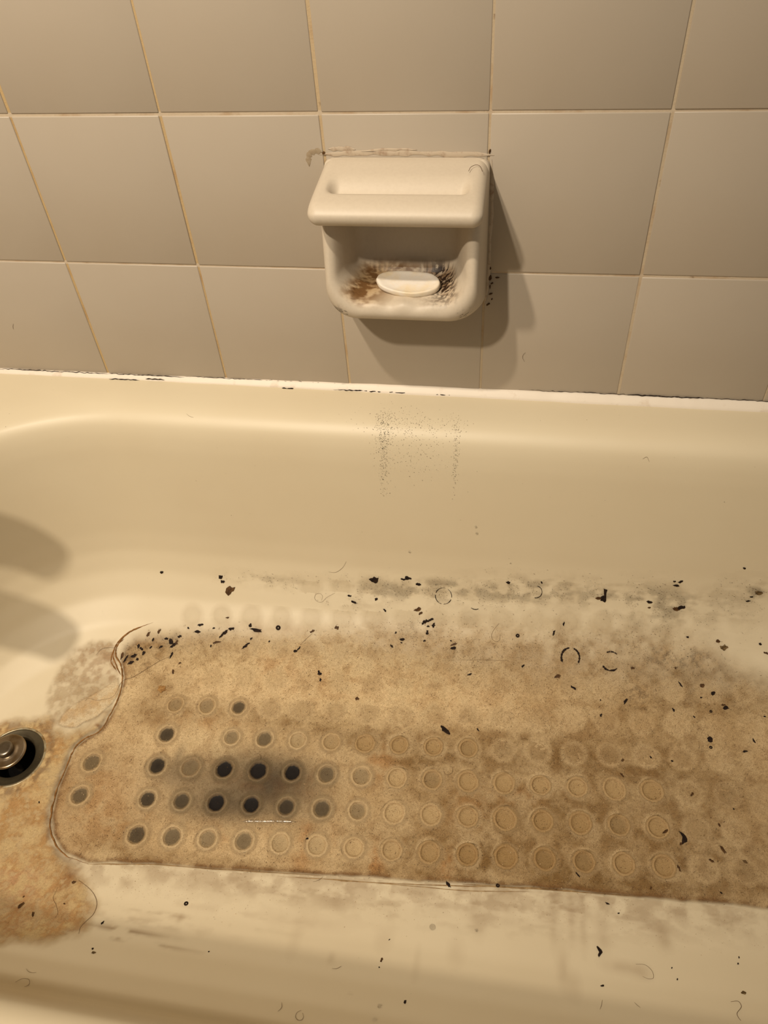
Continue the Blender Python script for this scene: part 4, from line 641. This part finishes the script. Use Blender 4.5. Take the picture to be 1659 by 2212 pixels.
# --- cup prints: shallow dishes pressed into the crust
def cup_mat():
    m, nt, b = new_mat('cup_print')
    obj = N(nt,'ShaderNodeTexCoord').outputs['Object']
    at_ = lambda nm: N(nt,'ShaderNodeAttribute', attribute_type='OBJECT', attribute_name=nm).outputs['Fac']
    dark = at_('darkness'); brn = at_('brownness'); clean = at_('strength')
    ln = N(nt,'ShaderNodeVectorMath', operation='LENGTH'); 
    sc = N(nt,'ShaderNodeVectorMath', operation='MULTIPLY'); sc.inputs[1].default_value = (1,1,0); nt.links.new(obj, sc.inputs[0]); nt.links.new(sc.outputs[0], ln.inputs[0])
    rnd = N(nt,'ShaderNodeObjectInfo').outputs['Random']
    off = N(nt,'ShaderNodeVectorMath', operation='ADD'); comb = N(nt,'ShaderNodeCombineXYZ'); nt.links.new(rnd, comb.inputs[2]); nt.links.new(rnd, comb.inputs[0]); nt.links.new(obj, off.inputs[0]); nt.links.new(comb.outputs[0], off.inputs[1])
    wob_ = noise(nt, 190, 4, .6, .5, off.outputs[0]); fine = noise(nt, 1150, 5, .70, 1.4, off.outputs[0])
    r = N(nt,'ShaderNodeMath', operation='MULTIPLY_ADD'); nt.links.new(wob_, r.inputs[0]); r.inputs[1].default_value = .0036; nt.links.new(ln.outputs['Value'], r.inputs[2])
    r0 = N(nt,'ShaderNodeMath', operation='SUBTRACT'); nt.links.new(r.outputs[0], r0.inputs[0]); r0.inputs[1].default_value = .0018
    rs = N(nt,'ShaderNodeMath', operation='MULTIPLY'); nt.links.new(r0.outputs[0], rs.inputs[0]); rs.inputs[1].default_value = 50.0   # .02 m -> 1
    cl = at_('clean')
    base = mixrgb(nt, brn, lin(214,190,148), lin(160,130,84))
    ringc = mixrgb(nt, brn, lin(216,192,152), lin(172,141,96))
    base = mixrgb(nt, cl, base, lin(230,214,182)); ringc = mixrgb(nt, cl, ringc, lin(222,202,166))
    rg = ramp(nt, rs.outputs[0], [(.0,(0,0,0)),(.46,(0,0,0)),(.55,(1,1,1)),(.64,(.2,.2,.2)),(.72,(.9,.9,.9)),(.86,(0,0,0))])
    gr = at_('greyness'); base = mixrgb(nt, gr, base, lin(52,42,30)); ringc = mixrgb(nt, gr, ringc, lin(74,60,42))
    c = mixrgb(nt, rg, base, ringc)
    sn = N(nt,'ShaderNodeMath', operation='SINE'); sm = N(nt,'ShaderNodeMath', operation='MULTIPLY'); nt.links.new(r0.outputs[0], sm.inputs[0]); sm.inputs[1].default_value = 3300; nt.links.new(sm.outputs[0], sn.inputs[0])
    lines = ramp(nt, sn.outputs[0], [(.0,(0,0,0)),(.75,(0,0,0)),(.95,(1,1,1))])
    lm = N(nt,'ShaderNodeMath', operation='MULTIPLY'); nt.links.new(lines, lm.inputs[0]); nt.links.new(ramp(nt, noise(nt, 120, 3, .5, 0, off.outputs[0]), [(.45,(0,0,0)),(.6,(.6,.6,.6))]), lm.inputs[1])
    c = mixrgb(nt, lm.outputs[0], c, lin(150,116,70))
    rim = ramp(nt, rs.outputs[0], [(.42,(0,0,0)),(.485,(1,1,1)),(.55,(0,0,0)),(.70,(0,0,0)),(.77,(.8,.8,.8)),(.84,(0,0,0))])
    rimw = N(nt,'ShaderNodeMath', operation='MULTIPLY'); nt.links.new(rim, rimw.inputs[0]); rimw.inputs[1].default_value = .26
    c = mixrgb(nt, rimw.outputs[0], c, lin(128,92,50))
    disc = ramp(nt, rs.outputs[0], [(.0,(1,1,1)),(.38,(.95,.95,.95)),(.47,(.35,.35,.35)),(.62,(0,0,0))])
    dm = N(nt,'ShaderNodeMath', operation='MULTIPLY'); nt.links.new(disc, dm.inputs[0]); nt.links.new(dark, dm.inputs[1]); dm.use_clamp = True
    c = mixrgb(nt, dm.outputs[0], c, lin(23,18,18))
    g = ramp(nt, fine, [(.33,(.48,.42,.34)),(.46,(.94,.92,.90)),(.63,(1.2,1.2,1.19))])
    c = mixrgb(nt, .85, c, g, 'MULTIPLY')
    nt.links.new(c, b.inputs['Base Color'])
    al = ramp(nt, rs.outputs[0], [(.50,(1,1,1)),(.66,(.55,.55,.55)),(.90,(0,0,0))])
    am = N(nt,'ShaderNodeMath', operation='MULTIPLY'); nt.links.new(al, am.inputs[0]); nt.links.new(clean, am.inputs[1])
    core = ramp(nt, rs.outputs[0], [(.0,(1,1,1)),(.60,(1,1,1)),(.72,(0,0,0))])
    cp = N(nt,'ShaderNodeMath', operation='MULTIPLY'); nt.links.new(core, cp.inputs[0]); nt.links.new(at_('pit'), cp.inputs[1])
    mx = N(nt,'ShaderNodeMath', operation='MAXIMUM'); nt.links.new(am.outputs[0], mx.inputs[0]); nt.links.new(cp.outputs[0], mx.inputs[1])
    nt.links.new(mx.outputs[0], b.inputs['Alpha'])
    b.inputs['Roughness'].default_value = .6; b.inputs['Specular IOR Level'].default_value = .2
    bump(nt, b, fine, .3, .0010)
    return m
MAT_CUP = cup_mat()
def cup_mesh(seed, deep, slide):
    """low dished print; slide shifts the outer ripples the way the cup slid"""
    rr = random.Random(seed); rings = []; sx,sy = .30*slide*rr.uniform(.6,1.2), -.42*slide*rr.uniform(.7,1.2)
    for r,h in ((.0195,-.0004),(.0172,.00005),(.0158,.0002),(.0148,.00005),(.0134,.0002),(.0122,.0001),(.0112,.0004),(.0102,.0002),(.0094,-.0004*deep),(.0080,-.0009*deep),(.0045,-.0011*deep),(.0010,-.0011*deep)):
        ph = rr.random()*6; o = max(0,r-.0095); q = .05*(r > .0105)
        rings.append([(r*(1+.03*math.sin(a*2+ph)+q*.5*math.sin(a*5+ph*3))*math.cos(a)+sx*o, r*(1+.03*math.sin(a*3+ph)+q*.4*math.sin(a*4+ph))*math.sin(a)+sy*o, h+rr.uniform(-.00008,.00012)*(r>.0105)) for a in np.linspace(0,2*math.pi,28,endpoint=False)])
    V,F = loft(rings,False,True)
    return mesh_from('cup_print',V,F)
cup_meshes = [cup_mesh(k,1,0) for k in range(4)]; slid_meshes = [cup_mesh(k+20,1,1) for k in range(5)]; flat_meshes = [cup_mesh(k+9,0,.3) for k in range(4)]
PITSET = set((round(x,4),round(s,4)) for x,s in PITS)
strong = {}
for (c_,r_,x,s) in CUPS:
    y = float(arc_to_y(s)); dk = DARK.get((c_,r_),0)*1.08
    jr = random.Random(c_*13+r_*101)
    pit = (round(x,4),round(s,4)) in PITSET
    o = link('cup_print', ((slid_meshes if c_ >= 7 else cup_meshes) if pit else flat_meshes)[(c_*3+r_)%4], MAT_CUP, crust)
    xb,sb = np.array([x]),np.array([s])
    bw = float(np.clip(blob(xb,sb,'brown')[0]*.95,0,.92))
    vis = {0:.95,1:1.,2:.95,3:.8,4:.5,5:.25,6:.22,7:.3,8:.3}[r_]*jr.uniform(.75,1.0)
    vis *= (1 if c_ < 12 else max(.35,1-.12*(c_-12)))
    if c_ >= 7: vis *= jr.uniform(.45,1.0)
    if dk: vis = 1.
    if r_ in (3,4) and 8 <= c_: vis *= .75
    if c_ in (4,5) and r_ <= 0: vis = .8
    o['darkness'] = float(min(dk,1.4)); o['brownness'] = bw; o['greyness'] = float((1-np.exp(-1.5*blob(xb,sb,'grey')[0]))*.93); o['strength'] = float(vis if pit else vis*.7); o['pit'] = 1.0 if pit else 0.0; o['clean'] = float({6:.5,7:1.0,8:1.0}.get(r_,0))
    if c_ >= 7 and not dk and jr.random() < .3: o['darkness'] = jr.uniform(.12,.3)
    k = (1.0 if r_ < 3 else .92 if r_ < 7 else 1.05)*jr.uniform(.92,1.06)
    hh = crust_h(x,y); kz = min(1.2, max(.25,(hh+.0002)/.0011)) if pit else .4
    frame_on(o, x, y, hh+.0003, jr.uniform(-.4,.4))
    o.matrix_world = o.matrix_world @ Matrix.Diagonal((k*jr.uniform(.96,1.0),k*jr.uniform(1.0,1.06),kz,1))
    if dk >= .3: o['label'] = 'cup print with a dark mouldy centre' if dk > .9 else 'cup print with a grey mouldy centre'
# --- raised rope like edges of the crust
for k,(pts,rad) in enumerate(RIDGES):
    P = catmull(pts,10); path = []; R = []
    for i,(x,s) in enumerate(P):
        y = float(arc_to_y(s)); f = i/(len(P)-1)
        q = .0012*(vnoise(i*.01,k,40,k)-.5)
        p,n = at(x+q,y+q*.7,.0004); path.append(tuple(p)); R.append(rad*(.45+1.1*vnoise(i*.02,k*3,45,k+3))*min(1,min(f,1-f)*10+.1))
    V,F = tube(path,R,6); link('edge_ridge', mesh_from('edge_ridge',V,F), MAT_RIDGE_DARK if k < 3 else MAT_RIDGE, crust)
# --- countless fibres and specks
def specks(name, count, weight, seed, lens, cols, parent, xr=(-.13,1.0), sr=(-.55,-.03), near_cols=None):
    rr = np.random.default_rng(seed); V = []; F = []; CC = []
    n = 0; 
    while n < count:
        X = rr.uniform(*xr,20000); S = rr.uniform(*sr,20000); w = weight(X,S); ok = rr.random(20000) < w
        X,S = X[ok],S[ok]
        if not len(X): break
        for x,s in zip(X,S):
            if n >= count: break
            V.append((x,s)); n += 1
    P = np.array(V); y = arc_to_y(P[:,1]); z = tub_z(P[:,0],y); nn = tub_normal(P[:,0],y)
    i = np.clip(np.searchsorted(FS,P[:,1]),0,len(FS)-1); j = np.clip(np.searchsorted(FX,P[:,0]),0,len(FX)-1)
    h = np.where(crust_all[i*len(FX)+j], CRUST_LIFT[i*len(FX)+j], 0)+.0005
    base = np.stack([P[:,0],y,z],1)+nn*h[:,None]
    a = rr.uniform(0,np.pi,len(P)); t = np.stack([np.cos(a),np.sin(a),np.zeros_like(a)],1); t -= nn*(t*nn).sum(1,keepdims=True); t /= np.linalg.norm(t,axis=1,keepdims=True); b = np.cross(nn,t)
    L = lens[0]+(lens[1]-lens[0])*rr.random(len(P))**3; Wd = lens[2]+(lens[3]-lens[2])*rr.random(len(P))**2
    Lc,Wc = L[:,None],Wd[:,None]; bend = (rr.random((len(P),1))-.5)*.5*Lc
    quad = np.stack([base-t*Lc*.5-b*Wc*.4, base+b*(bend-Wc*.5), base+t*Lc*.5, base+b*(bend+Wc*.5)+nn*.0002],1).reshape(-1,3)
    m = mesh_quads(name, quad, np.arange(len(quad)).reshape(-1,4))
    cc = np.array([lin(*c)[:3] for c in cols])[rr.integers(0,len(cols),len(P))]; set_color(m,'stain',np.repeat(cc,4,axis=0))
    o = link(name, m, MAT_SPECK, parent); o['kind'] = 'stuff'
    return o
mS, ntS, bS = new_mat('speck'); ntS.links.new(N(ntS,'ShaderNodeAttribute', attribute_name='stain').outputs['Color'], bS.inputs['Base Color']); bS.inputs['Roughness'].default_value = .7; MAT_SPECK = mS
def lookup(field):
    def f(X,S):
        i = np.clip(np.searchsorted(FS,S),0,len(FS)-1); j = np.clip(np.searchsorted(FX,X),0,len(FX)-1); return field[i*len(FX)+j]
    return f
dens = body*np.clip(.10+.45*sstep(.40,.62,n_mid)+.7*mould+.25*brown+.25*thick_right*sstep(-.33,-.22,gs),0,1)*(1-.8*np.clip(grey,0,1))*(1-.4*np.clip(pale,0,1))
specks('grime_fibres', 29000, lookup(dens*sstep(.35,.6,n_fine)), 5, (.0004,.0032,.00014,.00042), [(110,76,38),(88,60,30),(132,96,54),(62,42,24)], crust)
specks('mould_specks', 2600, lookup(body*np.clip(.06+.9*mould+.12*brown,0,1)*(1-np.clip(grey,0,1))), 6, (.0004,.0017,.00025,.0007), [(36,26,22),(60,42,26),(28,22,24)], crust)
specks('smear_specks', 2600, lookup(np.clip(smears,0,1)*(1-body)*sstep(.4,.6,n_mid)), 7, (.0004,.0030,.00014,.0004), [(96,78,50),(76,60,40),(44,34,26)], crust)
specks('pale_crumbs', 2600, lookup(body*brown*sstep(.4,.6,n_fine)), 8, (.0005,.0022,.0002,.0007), [(226,200,156),(214,184,138)], crust)
specks('stain_specks', 260, lookup(br), 9, (.0004,.0020,.0002,.0006), [(110,70,30),(80,52,26),(150,104,56)], rust)
wb = lambda X,S: np.clip(sum(a*np.exp(-(((X-cx)/rx)**2+((S-cy)/ry)**2)) for cx,cy,rx,ry,a in BLACKSPECK),0,1)
drip_specks = specks('mould_streak', 1150, wb, 10, (.0005,.0018,.00025,.0006), [(74,62,46),(56,46,34),(36,30,26)], None, (.25,.55), (.02,.30))
tag(drip_specks, 'streaks of tiny dark mould dots on the tub side under the soap dish', 'mould')
edge_w = lambda X,S: lookup(sstep(.060,.0,-sd)*(sd < 0)*(gs < -.40)*(gx > 0)*.7)(X,S)
specks('edge_specks', 2600, edge_w, 14, (.0003,.0016,.00012,.0004), [(176,140,94),(150,116,74),(190,156,112)], near)
loose = specks('loose_specks', 170, lambda X,S: np.full(len(X),.5), 12, (.0004,.0014,.0002,.0005), [(110,80,48),(80,60,40),(50,38,30)], tub, (-.1,.8), (-.55,.28))

# ---------------------------------------------------------------- flakes of mould, each its own thing
KIND_MAT = {'b':MAT_BLACK,'n':MAT_BROWN,'g':MAT_OLIVE,'h':MAT_TAN,'c':MAT_BLACK,'a':MAT_BLACK,'r':MAT_BLACK}
def shard(size, elong, seed, curved=False, hooked=False):
    rr = random.Random(seed); n = 13; L = size*.5*max(1,elong**.5); W = size*.5/max(1,elong**.5)
    pts = [(L*math.cos(2*math.pi*k/n)*rr.uniform(.55,1.1), W*math.sin(2*math.pi*k/n)*rr.uniform(.35,1.15)) for k in range(n)]
    if curved: pts = [(x, y-(x/L)**2*W*1.5+W*.5) for x,y in pts]
    if hooked: pts = [(x, y+(W*1.6 if x > .2*L else -W*.4)) for x,y in pts]
    th = min(.0007, .0003+size*.04)
    V = [(x,y,-.0004) for x,y in pts]+[(x*.98,y*.98,th*.8) for x,y in pts]+[(x*.6,y*.6,th*rr.uniform(.85,1.2)) for x,y in pts]
    F = [(k,(k+1)%n,n+(k+1)%n,n+k) for k in range(n)]+[(n+k,n+(k+1)%n,2*n+(k+1)%n,2*n+k) for k in range(n)]+[tuple(2*n+k for k in range(n))]
    return V,F
def ring_bead(size):
    R,r = size*.33,size*.20; rings = []
    for a in np.linspace(0,2*math.pi,15)[:-1]:
        rings.append([((R+r*math.cos(b))*math.cos(a),(R+r*math.cos(b))*math.sin(a),r*.6*math.sin(b)) for b in np.linspace(0,2*math.pi,7)[:-1]])
    V,F = loft(rings+[rings[0]]); return V,F
ARC = {'A1':(100,215,.30,1),'A2':(75,-30,.28,1),'A3':(120,50,.22,2),'A4':(212,318,.30,1),'A5':(80,420,.10,3),'A6':(80,-95,.10,1),'A7':(235,300,.12,1)}
CLUSTER = {   # what the flakes of one scatter are beside, and the name of the scatter
 'A':('in the dense scatter at upper left of crust','mould flakes at the crust upper left corner'),
 'B':('among the prints along the upper middle','mould flakes along the upper middle'),
 'C':('among the faint prints at the upper right','mould flakes at the upper right'),
 'D':('on the right half of the crust','mould flakes on the right half of the crust'),
 'E':('among the lower rows of cup prints','mould flakes among the lower cup rows'),
 'F':('on the bare near slope','mould flakes on the bare near slope'),
 'G':('on the orange stain at lower left','mould flakes on the orange stain')}
ORDINAL = ('first second third fourth fifth sixth seventh eighth ninth tenth eleventh twelfth thirteenth fourteenth fifteenth sixteenth seventeenth eighteenth nineteenth twentieth').split()
def flake_words(f):
    x,y,size,kind,el,ang,lab = f
    return ('tiny ' if size < .0036 else 'small ')+{'b':'black','n':'brown','r':'black ring shaped','g':'grey olive'}[kind]+(' sliver' if el >= 2.3 else ' flake')
FLAKE_LABEL = {}
_sets = {}
for k,f in enumerate(FLAKES):
    if f[6] in CLUSTER: _sets.setdefault((f[6], flake_words(f)), []).append((f[0], k))
for (cl,words),members in _sets.items():
    members.sort()
    for n,(x,k) in enumerate(members):
        place = '' if len(members) == 1 else ', '+(ORDINAL[n]+' from left' if n < len(ORDINAL) else 'last at right')
        if n == len(members)-1 and n > 0: place = ', the rightmost'
        FLAKE_LABEL[k] = words+' '+CLUSTER[cl][0]+place
for k,(x,y,size,kind,el,ang,lab) in enumerate(FLAKES):
    if kind.startswith('A'):
        a0,a1,wf,br_ = ARC[kind]; R = size*.5; n = 22; rr = random.Random(k); V = []; F = []
        for i in range(n):
            a = math.radians(a0+(a1-a0)*i/(n-1)); w = R*wf*(.35+.65*rr.random())*min(1,min(i,n-1-i)/2+.3)
            for rad,z in ((R-w*.5,-.0004),(R-w*.4,.0006),(R+w*.4,.0006),(R+w*.5,-.0004)): V.append((rad*math.cos(a)*.98,rad*math.sin(a)*1.05,z))
        gap = {int(n*(j+1)/(br_+1)) for j in range(br_)} if br_ > 1 else set()
        for i in range(n-1):
            if i in gap: continue
            for j in range(3): F.append((i*4+j,i*4+j+1,i*4+j+5,i*4+j+4))
        V,F,mat = V,F,MAT_BLACK; ang = 0; name = 'mould_arc'
    elif kind == 'r': V,F = ring_bead(size); mat = MAT_BLACK; name = 'mould_ring'
    else:
        V,F = shard(size*1.05, el, k, kind == 'c', kind == 'a'); mat = KIND_MAT[kind]; name = 'mould_flake'
    o = link(name, mesh_from(name,V,F,False), mat)
    frame_on(o, x, y, crust_h(x,y)+.0002, ang)
    if lab in CLUSTER: tag(o, FLAKE_LABEL[k], 'mould flake', CLUSTER[lab][1])
    else: tag(o, lab, 'mould flake')

# ---------------------------------------------------------------- hairs
for k,(lab,w,surf,pts) in enumerate(HAIRS):
    P = catmull(pts, 6)
    if surf == 'tub': path = [tuple(at(x,y,crust_h(x,y)+w*1.2+.0002)[0]) for x,y in P]
    else: path = [(x,-w-.0002,z) for x,z in P]
    t = np.linspace(0,1,len(path)); V,F = tube(path, w*.72*(.55+.45*np.sin(np.pi*np.clip(t,.05,.95))), 5)
    tag(link('hair', mesh_from('hair',V,F), MAT_HAIR), lab, 'hair')
path = [(.4415-.0,-.030,-.0385),(.4430,-.024,-.0375),(.4470,-.020,-.0372),(.4510,-.022,-.0376),(.4535,-.030,-.0388)]
V,F = tube(catmull(path,6), [.00022]*25, 5); tag(link('hair', mesh_from('hair',V,F), MAT_HAIR), 'short dark hair on the top edge of the soap dish', 'hair')

# ---------------------------------------------------------------- water
mw, ntw, bw_ = new_mat('water'); bw_.inputs['Base Color'].default_value = (1,1,1,1); bw_.inputs['Roughness'].default_value = .15; bw_.inputs['IOR'].default_value = 1.33; bw_.inputs['Transmission Weight'].default_value = 1
for x,y,r,lab in DROPS:
    r = max(r,.0009)
    rings = [[(r*math.cos(e)*math.cos(a), r*math.cos(e)*math.sin(a), r*.55*math.sin(e)) for a in np.linspace(0,2*math.pi,16,endpoint=False)] for e in np.linspace(-.35,1.5,8)]
    V,F = loft(rings,True,True); o = link('water_drop', mesh_from('water_drop',V,F), mw); frame_on(o,x,y,crust_h(x,y)+.0001); tag(o,lab,'water drop')
P = catmull(STREAK,14); rings = []
for i,(x,y) in enumerate(P):
    p = at(x,y,crust_h(x,y)+.0007)[0]; w = (.35+.9*vnoise(i*.03,0,45,3))*min(1,min(i,len(P)-1-i)/4+.1); t = math.radians(24)
    rings.append([(p.x, p.y+.0016*w*math.cos(q)*math.cos(t)-.0005*w*math.sin(q)*math.sin(t), p.z+.0016*w*math.cos(q)*math.sin(t)+.0005*w*math.sin(q)*math.cos(t)) for q in np.linspace(0,2*math.pi,14,endpoint=False)])
V,F = loft(rings,True,True)
tag(link('water_streak', mesh_from('water_streak',V,F), mw), 'thin glinting line of water on the crust below the darkest cup prints', 'water')
